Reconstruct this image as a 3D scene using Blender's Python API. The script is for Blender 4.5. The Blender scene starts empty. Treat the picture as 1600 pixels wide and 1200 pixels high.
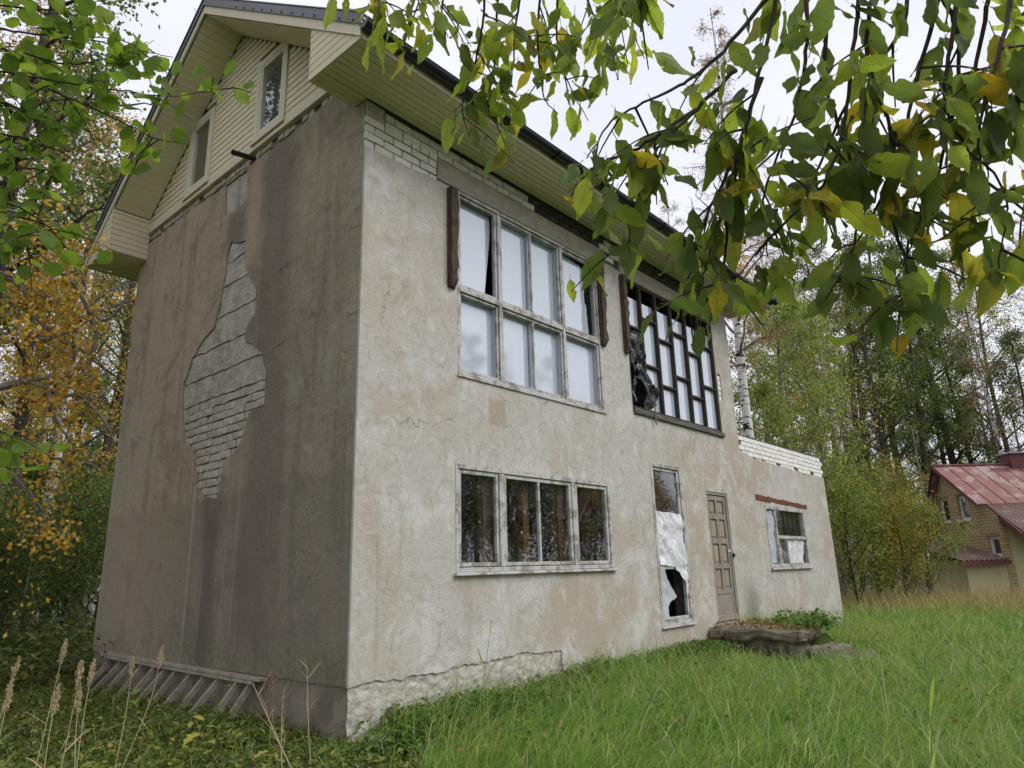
import bpy, bmesh, math, random
import numpy as np
from mathutils import Vector, Matrix, noise as mnoise
from mathutils.geometry import delaunay_2d_cdt

# ------------------------------------------------------------------ camera, sky, sun, exposure
scene = bpy.context.scene
col = scene.collection
CAM = np.array([-3.944, -5.448, 0.959])
YAW, PITCH, ROLL, FPX = 0.853689, 0.263012, -0.027727, 1081.0     # focal length in pixels of a 1600 wide frame

def cam_axes():
    f = np.array([math.sin(YAW)*math.cos(PITCH), math.cos(YAW)*math.cos(PITCH), math.sin(PITCH)])
    r = np.array([math.cos(YAW), -math.sin(YAW), 0.0]); u = np.cross(r, f)
    return (math.cos(ROLL)*r + math.sin(ROLL)*u, -math.sin(ROLL)*r + math.cos(ROLL)*u, f)
RX, UY, FZ = cam_axes()
cd = bpy.data.cameras.new('camera'); cam = bpy.data.objects.new('camera', cd); col.objects.link(cam)
cd.sensor_fit = 'HORIZONTAL'; cd.sensor_width = 36.0; cd.lens = FPX/1600*36
cd.clip_start = 0.05; cd.clip_end = 2000
m = Matrix.Identity(4)
for i in range(3):
    m[i][0], m[i][1], m[i][2], m[i][3] = RX[i], UY[i], -FZ[i], CAM[i]
cam.matrix_world = m
scene.camera = cam

world = bpy.data.worlds.new('World'); scene.world = world; world.use_nodes = True
wn, wl = world.node_tree.nodes, world.node_tree.links
wn.clear()
SUN_AZ, SUN_EL = math.radians(158), math.radians(48)
w_out = wn.new('ShaderNodeOutputWorld'); w_bg = wn.new('ShaderNodeBackground'); w_sky = wn.new('ShaderNodeTexSky')
w_sky.sky_type = 'NISHITA'; w_sky.sun_disc = False; w_sky.sun_elevation = SUN_EL; w_sky.sun_rotation = SUN_AZ
w_mix = wn.new('ShaderNodeMixRGB'); w_mix.inputs[0].default_value = 0.94       # a closed layer of pale cloud over the sky
w_tc = wn.new('ShaderNodeTexCoord'); w_n = wn.new('ShaderNodeTexNoise'); w_n.inputs['Scale'].default_value = 2.2; w_n.inputs['Detail'].default_value = 5
w_r = wn.new('ShaderNodeValToRGB')
w_r.color_ramp.elements[0].position = 0.3; w_r.color_ramp.elements[0].color = (6.0, 6.15, 6.95, 1)
w_r.color_ramp.elements[1].position = 0.75; w_r.color_ramp.elements[1].color = (7.4, 7.5, 8.15, 1)
wl.new(w_tc.outputs['Generated'], w_n.inputs['Vector']); wl.new(w_n.outputs['Fac'], w_r.inputs[0])
wl.new(w_sky.outputs[0], w_mix.inputs[1]); wl.new(w_r.outputs[0], w_mix.inputs[2])
wl.new(w_mix.outputs[0], w_bg.inputs[0]); w_bg.inputs[1].default_value = 0.1
wl.new(w_bg.outputs[0], w_out.inputs[0])

sd = bpy.data.lights.new('sun', 'SUN'); sun = bpy.data.objects.new('sun', sd); col.objects.link(sun)
sd.energy = 1.5; sd.angle = math.radians(35); sd.color = (1.0, 0.96, 0.9)
sdir = Vector((math.sin(SUN_AZ)*math.cos(SUN_EL), math.cos(SUN_AZ)*math.cos(SUN_EL), math.sin(SUN_EL)))
sun.rotation_euler = sdir.to_track_quat('Z', 'Y').to_euler(); sun.location = (10, -30, 40)

vs = scene.view_settings
vs.view_transform = 'Standard'; vs.look = 'None'; vs.exposure = 0.55; vs.gamma = 1.0; vs.use_curve_mapping = False
scene.cycles.use_denoising = True; scene.cycles.use_adaptive_sampling = True; scene.cycles.adaptive_threshold = 0.03
scene.cycles.debug_use_spatial_splits = True; scene.cycles.max_bounces = 4; scene.cycles.transparent_max_bounces = 8
scene.cycles.diffuse_bounces = 2; scene.cycles.glossy_bounces = 2; scene.cycles.transmission_bounces = 3

rng = np.random.default_rng(11); random.seed(11)

# ------------------------------------------------------------------ helpers
def ray(px, py):
    return (px-800)/FPX*RX - (py-600)/FPX*UY + FZ
def at(px, py, d):                       # the point d metres along the line of sight
    v = ray(px, py); return CAM + v/np.linalg.norm(v)*d
def polar(az, r):                        # ground position at azimuth az (degrees from +Y towards +X)
    return CAM[0]+math.sin(math.radians(az))*r, CAM[1]+math.cos(math.radians(az))*r
def ground_z(x, y):
    x = np.asarray(x, float); y = np.asarray(y, float)
    d = np.hypot(x-CAM[0], y-CAM[1])
    z = -0.47 - 0.0065*np.clip(d-14, 0, 60) + 0.03*np.sin(x*0.9+1.3)*np.sin(y*0.7) + 0.02*np.sin(x*2.3+y*1.7)
    return z + 0.10*np.exp(-((x-5)**2/14+(y+0.2)**2/0.6))

def tag(o, label=None, cat=None, group=None, kind=None):
    if label: o['label'] = label
    if cat: o['category'] = cat
    if group: o['group'] = group
    if kind: o['kind'] = kind
    return o
def empty(name, loc=(0, 0, 0), rz=0):
    o = bpy.data.objects.new(name, None); col.objects.link(o); o.location = loc; o.rotation_euler = (0, 0, rz)
    o.empty_display_size = 0.2
    return o
def put(name, me, parent=None, loc=None, rot=None, scale=None):
    o = bpy.data.objects.new(name, me); col.objects.link(o)
    if parent is not None: o.parent = parent
    if loc is not None: o.location = loc
    if rot is not None: o.rotation_euler = rot
    if scale is not None: o.scale = scale
    return o
def mesh(name, verts, faces, mat=None, smooth=False):
    me = bpy.data.meshes.new(name); me.from_pydata([tuple(map(float, v)) for v in verts], [], faces); me.update()
    if mat: me.materials.append(mat)
    if smooth: me.polygons.foreach_set('use_smooth', [True]*len(me.polygons))
    return me
def mesh_np(name, V, quads=None, tris=None, mat=None, smooth=False):
    me = bpy.data.meshes.new(name)
    quads = np.zeros((0, 4), np.int32) if quads is None else np.asarray(quads, np.int32)
    tris = np.zeros((0, 3), np.int32) if tris is None else np.asarray(tris, np.int32)
    nq, nt = len(quads), len(tris)
    me.vertices.add(len(V)); me.vertices.foreach_set('co', np.asarray(V, np.float32).ravel())
    me.loops.add(nq*4+nt*3); me.loops.foreach_set('vertex_index', np.concatenate([quads.ravel(), tris.ravel()]).astype(np.int32))
    me.polygons.add(nq+nt)
    starts = np.concatenate([np.arange(nq)*4, nq*4+np.arange(nt)*3]).astype(np.int32)
    me.polygons.foreach_set('loop_start', starts)
    me.polygons.foreach_set('loop_total', np.concatenate([np.full(nq, 4), np.full(nt, 3)]).astype(np.int32))
    if smooth: me.polygons.foreach_set('use_smooth', np.ones(nq+nt, bool))
    me.update(calc_edges=True); me.validate()
    if mat: me.materials.append(mat)
    return me
def bm_mesh(name, bm, mat, smooth=False):
    me = bpy.data.meshes.new(name); bm.normal_update(); bm.to_mesh(me); bm.free()
    if mat: me.materials.append(mat)
    if smooth: me.polygons.foreach_set('use_smooth', [True]*len(me.polygons))
    return me
def bm_box(bm, lo, hi):
    vs_ = [bm.verts.new((x, y, z)) for x in (lo[0], hi[0]) for y in (lo[1], hi[1]) for z in (lo[2], hi[2])]
    for f in ((0,1,3,2), (4,6,7,5), (0,4,5,1), (2,3,7,6), (0,2,6,4), (1,5,7,3)):
        bm.faces.new([vs_[i] for i in f])
    return vs_
def box(name, lo, hi, mat, parent=None, bev=0.0, jit=0.0):
    lo, hi = [min(a, b) for a, b in zip(lo, hi)], [max(a, b) for a, b in zip(lo, hi)]
    bm = bmesh.new(); bm_box(bm, lo, hi)
    if jit:
        for v in bm.verts: v.co += Vector((random.uniform(-jit, jit), random.uniform(-jit, jit), random.uniform(-jit, jit)))
    if bev: bmesh.ops.bevel(bm, geom=bm.edges[:], offset=bev, segments=1, affect='EDGES')
    return put(name, bm_mesh(name, bm, mat), parent)
def bar(bm, a, b, w, t, up=(0, 0, 1)):          # a square bar from a to b
    a, b = Vector(a), Vector(b); d = (b-a).normalized(); s = d.cross(Vector(up))
    if s.length < 1e-4: s = d.cross(Vector((1, 0, 0)))
    s.normalize(); u = s.cross(d)
    ring = [bm.verts.new(p + s*sx*w/2 + u*sy*t/2) for p in (a, b) for sx, sy in ((-1,-1), (1,-1), (1,1), (-1,1))]
    for i in range(4): bm.faces.new((ring[i], ring[(i+1) % 4], ring[4+(i+1) % 4], ring[4+i]))
    bm.faces.new(ring[3::-1]); bm.faces.new(ring[4:])
def bar_obj(name, a, b, w, t, mat, parent=None, up=(0, 0, 1), bev=0.0):
    bm = bmesh.new(); bar(bm, a, b, w, t, up)
    if bev: bmesh.ops.bevel(bm, geom=bm.edges[:], offset=bev, segments=1, affect='EDGES')
    return put(name, bm_mesh(name, bm, mat), parent)

def tubes(paths, sides):
    """paths: list of (pts Nx3, radii N) -> V, quads"""
    Vs, Qs, off = [], [], 0
    ang = np.linspace(0, 2*math.pi, sides, endpoint=False); ca, sa = np.cos(ang), np.sin(ang)
    base = np.arange(sides)
    for P, r in paths:
        P = np.asarray(P, float); n = len(P); r = np.asarray(r, float)
        T = np.gradient(P, axis=0); T /= np.linalg.norm(T, axis=1)[:, None]+1e-9
        ref = np.array([1.0, 0, 0]) if abs(T[0, 0]) < 0.8 else np.array([0, 1.0, 0])
        A = np.cross(T, ref); A /= np.linalg.norm(A, axis=1)[:, None]+1e-9
        B = np.cross(T, A)
        V = P[:, None, :] + r[:, None, None]*(A[:, None, :]*ca[None, :, None] + B[:, None, :]*sa[None, :, None])
        Vs.append(V.reshape(-1, 3))
        for k in range(n-1):
            i0 = off + k*sides + base; i1 = off + k*sides + (base+1) % sides
            Qs.append(np.stack([i0, i1, i1+sides, i0+sides], 1))
        off += n*sides
    return np.concatenate(Vs), np.concatenate(Qs)
def tube_obj(name, pts, radii, mat, parent=None, sides=6, smooth=True):
    V, Q = tubes([(pts, radii)], sides)
    return put(name, mesh_np(name, V, Q, None, mat, smooth), parent)
def merge(parts):
    Vs, Qs, off = [], [], 0
    for V, Q in parts:
        Vs.append(V); Qs.append(Q+off); off += len(V)
    return np.concatenate(Vs), np.concatenate(Qs)

def inside(pt, poly):
    x, y = pt; c = False; n = len(poly); j = n-1
    for i in range(n):
        xi, yi = poly[i]; xj, yj = poly[j]
        if (yi > y) != (yj > y) and x < (xj-xi)*(y-yi)/(yj-yi)+xi: c = not c
        j = i
    return c
def jag(pts, step, amp, closed=False):
    out = []; n = len(pts)
    for i in range(n if closed else n-1):
        a, b = np.array(pts[i]), np.array(pts[(i+1) % n]); L = np.linalg.norm(b-a); k = max(1, int(L/step))
        nrm = np.array([-(b-a)[1], (b-a)[0]])/max(L, 1e-6)
        for j in range(k):
            p = a+(b-a)*(j/k)
            if j: p = p + nrm*random.uniform(-amp, amp)
            out.append(tuple(p))
    if not closed: out.append(tuple(pts[-1]))
    return out
def sheet(name, outer, holes, to3, d0, d1, mat, parent=None):
    """a slab cut to a 2D outline with holes; to3(a, b, depth) -> xyz"""
    pts, edges = [], []
    for poly in [outer]+holes:
        s = len(pts); pts += [Vector(p) for p in poly]
        edges += [(s+i, s+(i+1) % len(poly)) for i in range(len(poly))]
    V, E, Fc, *_ = delaunay_2d_cdt(pts, edges, [], 0, 1e-5)
    keep = []
    for f in Fc:
        c = (sum(V[i][0] for i in f)/3, sum(V[i][1] for i in f)/3)
        if inside(c, outer) and not any(inside(c, h) for h in holes): keep.append(tuple(f))
    n = len(V); verts = [to3(v[0], v[1], d0) for v in V]+[to3(v[0], v[1], d1) for v in V]
    faces = list(keep)+[tuple(n+i for i in reversed(f)) for f in keep]
    cnt = {}
    for f in keep:
        for i in range(3):
            e = (f[i], f[(i+1) % 3]); cnt[e] = 1
    for (a, b) in list(cnt):
        if (b, a) not in cnt: faces.append((b, a, n+a, n+b))
    me = mesh(name, verts, faces, mat)
    bm = bmesh.new(); bm.from_mesh(me); bmesh.ops.recalc_face_normals(bm, faces=bm.faces); bm.to_mesh(me); bm.free()
    return put(name, me, parent)
def front3(a, b, d): return (a, d, b)
def left3(a, b, d): return (d, a, b)
def rect(x0, x1, z0, z1): return [(x0, z0), (x1, z0), (x1, z1), (x0, z1)]

# ------------------------------------------------------------------ materials
class NT:
    def __init__(s, name):
        s.m = bpy.data.materials.new(name); s.m.use_nodes = True; s.n = s.m.node_tree.nodes; s.l = s.m.node_tree.links; s.n.clear()
        s.out = s.n.new('ShaderNodeOutputMaterial')
    def node(s, t, **kw):
        n = s.n.new(t)
        for k, v in kw.items(): setattr(n, k, v)
        return n
    def set(s, sock, v):
        if isinstance(v, bpy.types.NodeSocket): s.l.new(v, sock)
        elif v is not None: sock.default_value = v
    def coord(s, kind='Object'): return s.node('ShaderNodeTexCoord').outputs[kind]
    def mapping(s, v, scale=(1, 1, 1), loc=(0, 0, 0)):
        n = s.node('ShaderNodeMapping'); s.set(n.inputs['Vector'], v); n.inputs['Scale'].default_value = scale; n.inputs['Location'].default_value = loc
        return n.outputs[0]
    def noise(s, v, scale, detail=4, rough=0.6, dist=0.0):
        n = s.node('ShaderNodeTexNoise'); s.set(n.inputs['Vector'], v); n.inputs['Scale'].default_value = scale
        n.inputs['Detail'].default_value = detail; n.inputs['Roughness'].default_value = rough; n.inputs['Distortion'].default_value = dist
        return n.outputs['Fac']
    def voro(s, v, scale, feature='F1', out='Distance'):
        n = s.node('ShaderNodeTexVoronoi', feature=feature); s.set(n.inputs['Vector'], v); n.inputs['Scale'].default_value = scale
        return n.outputs[out]
    def ramp(s, f, stops, interp='LINEAR'):
        n = s.node('ShaderNodeValToRGB'); cr = n.color_ramp; cr.interpolation = interp
        while len(cr.elements) < len(stops): cr.elements.new(0.5)
        for e, (p, c) in zip(cr.elements, stops):
            e.position = p; e.color = (c, c, c, 1) if isinstance(c, (int, float)) else (*c, 1)
        s.set(n.inputs[0], f); return n.outputs[0]
    def mix(s, f, a, b, mode='MIX'):
        n = s.node('ShaderNodeMixRGB', blend_type=mode); s.set(n.inputs[0], f)
        for i, v in ((1, a), (2, b)):
            s.set(n.inputs[i], (*v, 1) if isinstance(v, tuple) and len(v) == 3 else v)
        return n.outputs[0]
    def math(s, op, a, b=None, clamp=False):
        n = s.node('ShaderNodeMath', operation=op, use_clamp=clamp); s.set(n.inputs[0], a)
        if b is not None: s.set(n.inputs[1], b)
        return n.outputs[0]
    def sep(s, v):
        n = s.node('ShaderNodeSeparateXYZ'); s.set(n.inputs[0], v); return n.outputs
    def smooth(s, v, a, b):
        n = s.node('ShaderNodeMapRange', interpolation_type='SMOOTHSTEP'); s.set(n.inputs[0], v); n.inputs[1].default_value = a; n.inputs[2].default_value = b
        return n.outputs[0]
    def bump(s, h, strength=0.5, dist=0.01, normal=None):
        n = s.node('ShaderNodeBump'); s.set(n.inputs['Height'], h); n.inputs['Strength'].default_value = strength; n.inputs['Distance'].default_value = dist
        if normal is not None: s.set(n.inputs['Normal'], normal)
        return n.outputs[0]
    def rand(s): return s.node('ShaderNodeObjectInfo').outputs['Random']
    def island(s): return s.node('ShaderNodeNewGeometry').outputs['Random Per Island']
    def bsdf(s, color, rough=0.8, metal=0.0, normal=None, spec=0.3):
        n = s.node('ShaderNodeBsdfPrincipled'); s.set(n.inputs['Base Color'], (*color, 1) if isinstance(color, tuple) else color)
        s.set(n.inputs['Roughness'], rough); n.inputs['Metallic'].default_value = metal; n.inputs['Specular IOR Level'].default_value = spec
        if normal is not None: s.set(n.inputs['Normal'], normal)
        return n.outputs[0]
    def done(s, sh): s.l.new(sh, s.out.inputs[0]); return s.m

def m_plaster_front():
    t = NT('pale_plaster'); c = t.coord()
    big = t.noise(c, 0.5, 5, 0.6, 0.8); mid = t.noise(c, 1.7, 7, 0.68, 0.9); tro = t.noise(c, 3.2, 7, 0.72, 1.6)
    fine = t.noise(c, 55, 4, 0.7); grit = t.voro(c, 140); swirl = t.noise(t.mapping(c, (7, 7, 5)), 1.3, 5, 0.65, 2.6)
    colr = t.mix(t.smooth(big, 0.38, 0.64), (0.48, 0.467, 0.432), (0.43, 0.382, 0.31))
    colr = t.mix(t.math('MULTIPLY', t.smooth(mid, 0.47, 0.66), 0.8), colr, (0.575, 0.57, 0.555))
    colr = t.mix(t.math('MULTIPLY', t.smooth(tro, 0.52, 0.66), 0.6), colr, (0.355, 0.315, 0.255))
    colr = t.mix(t.math('MULTIPLY', t.smooth(swirl, 0.50, 0.64), 0.42), colr, (0.33, 0.305, 0.26))
    colr = t.mix(t.math('MULTIPLY', t.smooth(tro, 0.44, 0.34), 0.5), colr, (0.62, 0.615, 0.60))
    st = t.noise(t.mapping(c, (4, 4, 0.3)), 1.4, 5, 0.65, 0.4)                # rain streaks
    colr = t.mix(t.math('MULTIPLY', t.smooth(st, 0.55, 0.75), 0.45), colr, (0.33, 0.28, 0.205))
    s = t.sep(c)
    # one square mended spot, tan
    dx = t.math('ABSOLUTE', t.math('SUBTRACT', s[0], 2.02)); dz = t.math('ABSOLUTE', t.math('SUBTRACT', s[2], 2.78))
    wob = t.math('MULTIPLY', t.noise(c, 9, 3), 0.12)
    sq = t.smooth(t.math('ADD', t.math('MAXIMUM', dx, dz), wob), 0.24, 0.19)
    colr = t.mix(t.math('MULTIPLY', sq, 0.7), colr, (0.36, 0.30, 0.215))
    # grey damp foot beside the door
    dmp = t.math('MULTIPLY', t.smooth(t.math('ADD', t.math('ABSOLUTE', t.math('SUBTRACT', s[0], 8.75)), wob), 0.55, 0.1), t.smooth(s[2], 0.95, 0.1))
    colr = t.mix(t.math('MULTIPLY', dmp, 0.75), colr, (0.17, 0.165, 0.15))
    low = t.smooth(t.math('ADD', s[2], t.math('MULTIPLY', mid, 0.5)), 0.45, -0.1)
    colr = t.mix(t.math('MULTIPLY', low, 0.45), colr, (0.36, 0.325, 0.26))
    # cracks
    w = t.mapping(c, (0.55, 0.55, 0.35)); nv = t.node('ShaderNodeTexNoise'); t.set(nv.inputs['Vector'], c); nv.inputs['Scale'].default_value = 2.5; nv.inputs['Detail'].default_value = 6
    wv = t.node('ShaderNodeMixRGB'); wv.inputs[0].default_value = 0.22; t.set(wv.inputs[1], w); t.set(wv.inputs[2], nv.outputs['Color'])
    ck = t.voro(wv.outputs[0], 1.3, 'DISTANCE_TO_EDGE')
    crack = t.math('MULTIPLY', t.smooth(ck, 0.0026, 0.0008), t.smooth(t.noise(c, 0.9, 2), 0.5, 0.56))
    colr = t.mix(t.math('MULTIPLY', crack, 0.55), colr, (0.18, 0.155, 0.125))
    colr = t.mix(t.math('MULTIPLY', t.smooth(grit, 0.22, 0.05), 0.25), colr, (0.25, 0.23, 0.2))
    h = t.math('ADD', t.math('ADD', t.math('ADD', tro, t.math('MULTIPLY', swirl, 0.55)), t.math('MULTIPLY', fine, 0.35)), t.math('MULTIPLY', crack, -0.5))
    return t.done(t.bsdf(colr, 0.93, normal=t.bump(h, 0.55, 0.025), spec=0.15))
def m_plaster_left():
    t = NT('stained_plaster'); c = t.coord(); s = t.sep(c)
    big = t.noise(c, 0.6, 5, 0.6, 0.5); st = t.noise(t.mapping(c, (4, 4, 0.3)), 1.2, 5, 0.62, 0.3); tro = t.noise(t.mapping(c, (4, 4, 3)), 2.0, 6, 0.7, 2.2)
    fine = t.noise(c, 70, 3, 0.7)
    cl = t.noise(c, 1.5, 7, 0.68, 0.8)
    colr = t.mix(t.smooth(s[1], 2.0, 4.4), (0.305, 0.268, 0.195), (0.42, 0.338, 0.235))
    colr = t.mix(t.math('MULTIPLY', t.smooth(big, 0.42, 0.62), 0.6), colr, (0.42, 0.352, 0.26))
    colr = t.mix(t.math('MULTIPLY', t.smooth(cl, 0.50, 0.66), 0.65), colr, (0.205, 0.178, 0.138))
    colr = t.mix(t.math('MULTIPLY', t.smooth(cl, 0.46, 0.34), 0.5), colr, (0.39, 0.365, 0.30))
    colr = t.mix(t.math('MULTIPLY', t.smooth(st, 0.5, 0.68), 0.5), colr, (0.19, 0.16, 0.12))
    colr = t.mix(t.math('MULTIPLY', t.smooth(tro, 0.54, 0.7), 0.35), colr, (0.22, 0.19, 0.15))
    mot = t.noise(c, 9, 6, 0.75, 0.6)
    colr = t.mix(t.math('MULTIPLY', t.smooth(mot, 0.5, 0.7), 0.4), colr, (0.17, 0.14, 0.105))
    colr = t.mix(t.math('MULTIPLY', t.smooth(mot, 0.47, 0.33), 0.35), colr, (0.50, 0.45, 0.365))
    wob = t.math('MULTIPLY', t.math('SUBTRACT', t.noise(t.mapping(c, (1, 1, 0.5)), 1.6, 5), 0.5), 0.55)
    yw = t.math('ADD', s[1], wob)
    def band(y0, y1, soft, zhi, zlo, zs=0.3):
        k = t.math('MULTIPLY', t.smooth(yw, y0-soft, y0+soft), t.smooth(yw, y1+soft, y1-soft))
        k = t.math('MULTIPLY', k, t.smooth(s[2], zhi+zs, zhi-zs)); return t.math('MULTIPLY', k, t.smooth(s[2], zlo-zs, zlo+zs))
    # the tone change where the lower coat of plaster begins
    edge = t.math('ADD', s[2], t.math('MULTIPLY', t.math('SUBTRACT', t.noise(c, 1.3, 6, 0.7), 0.5), 0.55))
    low = t.smooth(edge, 1.97, 1.88)
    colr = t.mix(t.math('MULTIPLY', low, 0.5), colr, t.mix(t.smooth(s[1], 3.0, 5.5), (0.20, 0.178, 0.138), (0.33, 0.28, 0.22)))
    # run-off stains under the pipe and the broken patch
    colr = t.mix(t.math('MULTIPLY', band(1.35, 2.15, 0.25, 6.6, 0.2), 0.62), colr, (0.165, 0.135, 0.105))
    colr = t.mix(t.math('MULTIPLY', band(2.2, 2.55, 0.09, 6.4, 4.9, 0.2), 0.8), colr, (0.42, 0.33, 0.22))
    colr = t.mix(t.math('MULTIPLY', band(2.65, 3.1, 0.12, 5.8, 5.2, 0.15), 0.7), colr, (0.15, 0.13, 0.11))
    colr = t.mix(t.math('MULTIPLY', band(2.6, 3.05, 0.12, 1.95, -0.3), 0.6), colr, (0.12, 0.095, 0.08))
    yw = t.math('ADD', s[1], t.math('MULTIPLY', t.noise(t.mapping(c, (1, 1, 0.25)), 3.0, 3), 0.05))
    for y_, w_, zt, zb, k_ in ((3.36, 0.030, 2.0, 0.1, 0.35), (2.46, 0.008, 1.9, 0.3, 0.4), (2.22, 0.006, 1.95, 0.2, 0.45), (2.27, 0.004, 1.6, 0.6, 0.4), (2.98, 0.007, 1.1, 0.0, 0.4), (1.55, 0.006, 1.9, 1.2, 0.3)):
        colr = t.mix(t.math('MULTIPLY', band(y_-w_, y_+w_, w_*0.7, zt, zb), k_), colr, (0.50, 0.49, 0.44))
    # cold joints between the days of plastering
    zz = t.math('ADD', s[2], t.math('MULTIPLY', t.noise(c, 0.9, 9, 0.75), 1.0))
    jt = t.math('MINIMUM', t.math('ABSOLUTE', t.math('SUBTRACT', zz, 5.0)), t.math('ABSOLUTE', t.math('SUBTRACT', zz, 4.05)))
    jt = t.math('MULTIPLY', t.math('MULTIPLY', t.smooth(jt, 0.03, 0.004), t.smooth(t.noise(c, 2.4, 4), 0.46, 0.6)), t.smooth(s[1], 1.9, 1.5))
    colr = t.mix(t.math('MULTIPLY', jt, 0.3), colr, (0.16, 0.145, 0.12))
    green = t.math('MULTIPLY', t.smooth(s[2], 0.45, 0.0), t.smooth(tro, 0.42, 0.6))
    colr = t.mix(t.math('MULTIPLY', green, 0.5), colr, (0.10, 0.11, 0.055))
    h = t.math('ADD', t.math('ADD', t.math('ADD', tro, cl), t.math('MULTIPLY', fine, 0.35)), t.math('MULTIPLY', jt, -0.5))
    return t.done(t.bsdf(colr, 0.92, normal=t.bump(h, 0.85, 0.03), spec=0.15))
def m_stone(name, a, b, scale=6, dark=(0.1, 0.09, 0.08), bump=0.8, rnd=0.15):
    t = NT(name); c = t.coord(); n1 = t.noise(c, scale, 6, 0.65, 0.4); n2 = t.noise(c, scale*7, 4, 0.7)
    colr = t.mix(t.smooth(n1, 0.35, 0.65), a, b)
    colr = t.mix(t.math('MULTIPLY', t.smooth(n2, 0.58, 0.72), 0.5), colr, dark)
    colr = t.mix(t.math('MULTIPLY', t.rand(), rnd*2), colr, dark)
    h = t.math('ADD', n1, t.math('MULTIPLY', n2, 0.4))
    return t.done(t.bsdf(colr, 0.92, normal=t.bump(h, bump, 0.02), spec=0.15))
def m_paint(name, a, rough=0.55, worn=None, wear=0.6, axis=(1, 1, 1), scale=3.0, rnd=0.06):
    t = NT(name); c = t.mapping(t.coord(), axis); n = t.noise(c, scale, 6, 0.7, 0.3); f = t.noise(t.coord(), 40, 3)
    colr = t.mix(t.math('MULTIPLY', t.smooth(n, 0.35, 0.7), 0.28), a, tuple(x*0.78 for x in a))
    colr = t.mix(t.math('MULTIPLY', t.rand(), rnd*3), colr, tuple(x*0.7 for x in a))
    h = f
    if worn:
        k = t.smooth(n, wear-0.04, wear+0.05); colr = t.mix(k, colr, worn); h = t.math('SUBTRACT', f, k)
    return t.done(t.bsdf(colr, rough, normal=t.bump(h, 0.25, 0.004), spec=0.3))
def m_wood(name, a, b, axis=(12, 12, 0.7), rough=0.8, crackd=(0.02, 0.017, 0.014)):
    t = NT(name); c = t.coord(); g = t.noise(t.mapping(c, axis), 3.0, 6, 0.7, 0.5); n = t.noise(c, 1.7, 4)
    colr = t.mix(t.smooth(g, 0.35, 0.65), a, b)
    colr = t.mix(t.math('MULTIPLY', t.smooth(g, 0.62, 0.7), 0.8), colr, crackd)
    colr = t.mix(t.math('MULTIPLY', t.smooth(n, 0.45, 0.7), 0.4), colr, b)
    colr = t.mix(t.math('MULTIPLY', t.rand(), 0.3), colr, a)
    return t.done(t.bsdf(colr, rough, normal=t.bump(g, 0.6, 0.008), spec=0.2))
def m_glass(dirt=0.3):
    t = NT('window_glass'); c = t.coord()
    fr = t.node('ShaderNodeFresnel'); bf = t.node('ShaderNodeNewGeometry').outputs['Backfacing']
    t.set(fr.inputs[0], t.math('ADD', t.math('MULTIPLY', bf, 1/1.75-1.75), 1.75))
    gl = t.node('ShaderNodeBsdfGlossy'); gl.inputs['Roughness'].default_value = 0.015; gl.inputs['Color'].default_value = (0.95, 0.97, 1, 1)
    wav = t.noise(c, 1.4, 2); t.set(gl.inputs['Normal'], t.bump(wav, 0.006, 0.02))
    tr = t.node('ShaderNodeBsdfTransparent'); tr.inputs['Color'].default_value = (0.95, 0.965, 0.955, 1)
    mx = t.node('ShaderNodeMixShader'); t.l.new(fr.outputs[0], mx.inputs[0]); t.l.new(tr.outputs[0], mx.inputs[1]); t.l.new(gl.outputs[0], mx.inputs[2])
    drip = t.noise(t.mapping(c, (16, 16, 2.2)), 2.0, 3, 0.55, 0.3); spot = t.noise(c, 38, 2)
    dust = t.noise(c, 3, 5)
    k = t.math('MAXIMUM', t.smooth(drip, 0.70, 0.74), t.smooth(spot, 0.73, 0.76))
    k = t.math('ADD', t.math('MULTIPLY', k, 0.7), t.math('MULTIPLY', t.smooth(dust, 0.3, 0.8), 0.025*dirt/0.3), True)
    df = t.node('ShaderNodeBsdfDiffuse'); df.inputs[0].default_value = (0.62, 0.64, 0.62, 1)
    m2 = t.node('ShaderNodeMixShader'); t.set(m2.inputs[0], k); t.l.new(mx.outputs[0], m2.inputs[1]); t.l.new(df.outputs[0], m2.inputs[2])
    return t.done(m2.outputs[0])
def m_film(name, a, crinkle=0.5, gloss=0.22, alpha=1.0):
    t = NT(name); c = t.coord(); w1 = t.noise(t.mapping(c, (3, 3, 1.5)), 2.0, 3, 0.5, 2.0); w2 = t.noise(c, 9, 2, 0.5, 1.5)
    h = t.math('ADD', w1, t.math('MULTIPLY', w2, 0.2)); nm = t.bump(h, crinkle*0.6, 0.05)
    b = t.node('ShaderNodeBsdfPrincipled'); b.inputs['Base Color'].default_value = (*a, 1); b.inputs['Roughness'].default_value = gloss
    b.inputs['Specular IOR Level'].default_value = 0.6; t.set(b.inputs['Normal'], nm)
    tl = t.node('ShaderNodeBsdfTranslucent'); tl.inputs[0].default_value = (*a, 1)
    mx = t.node('ShaderNodeMixShader'); mx.inputs[0].default_value = 0.15; t.l.new(b.outputs[0], mx.inputs[1]); t.l.new(tl.outputs[0], mx.inputs[2])
    if alpha >= 1: return t.done(mx.outputs[0])
    tr = t.node('ShaderNodeBsdfTransparent'); m2 = t.node('ShaderNodeMixShader'); m2.inputs[0].default_value = alpha
    t.l.new(tr.outputs[0], m2.inputs[1]); t.l.new(mx.outputs[0], m2.inputs[2]); return t.done(m2.outputs[0])
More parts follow.
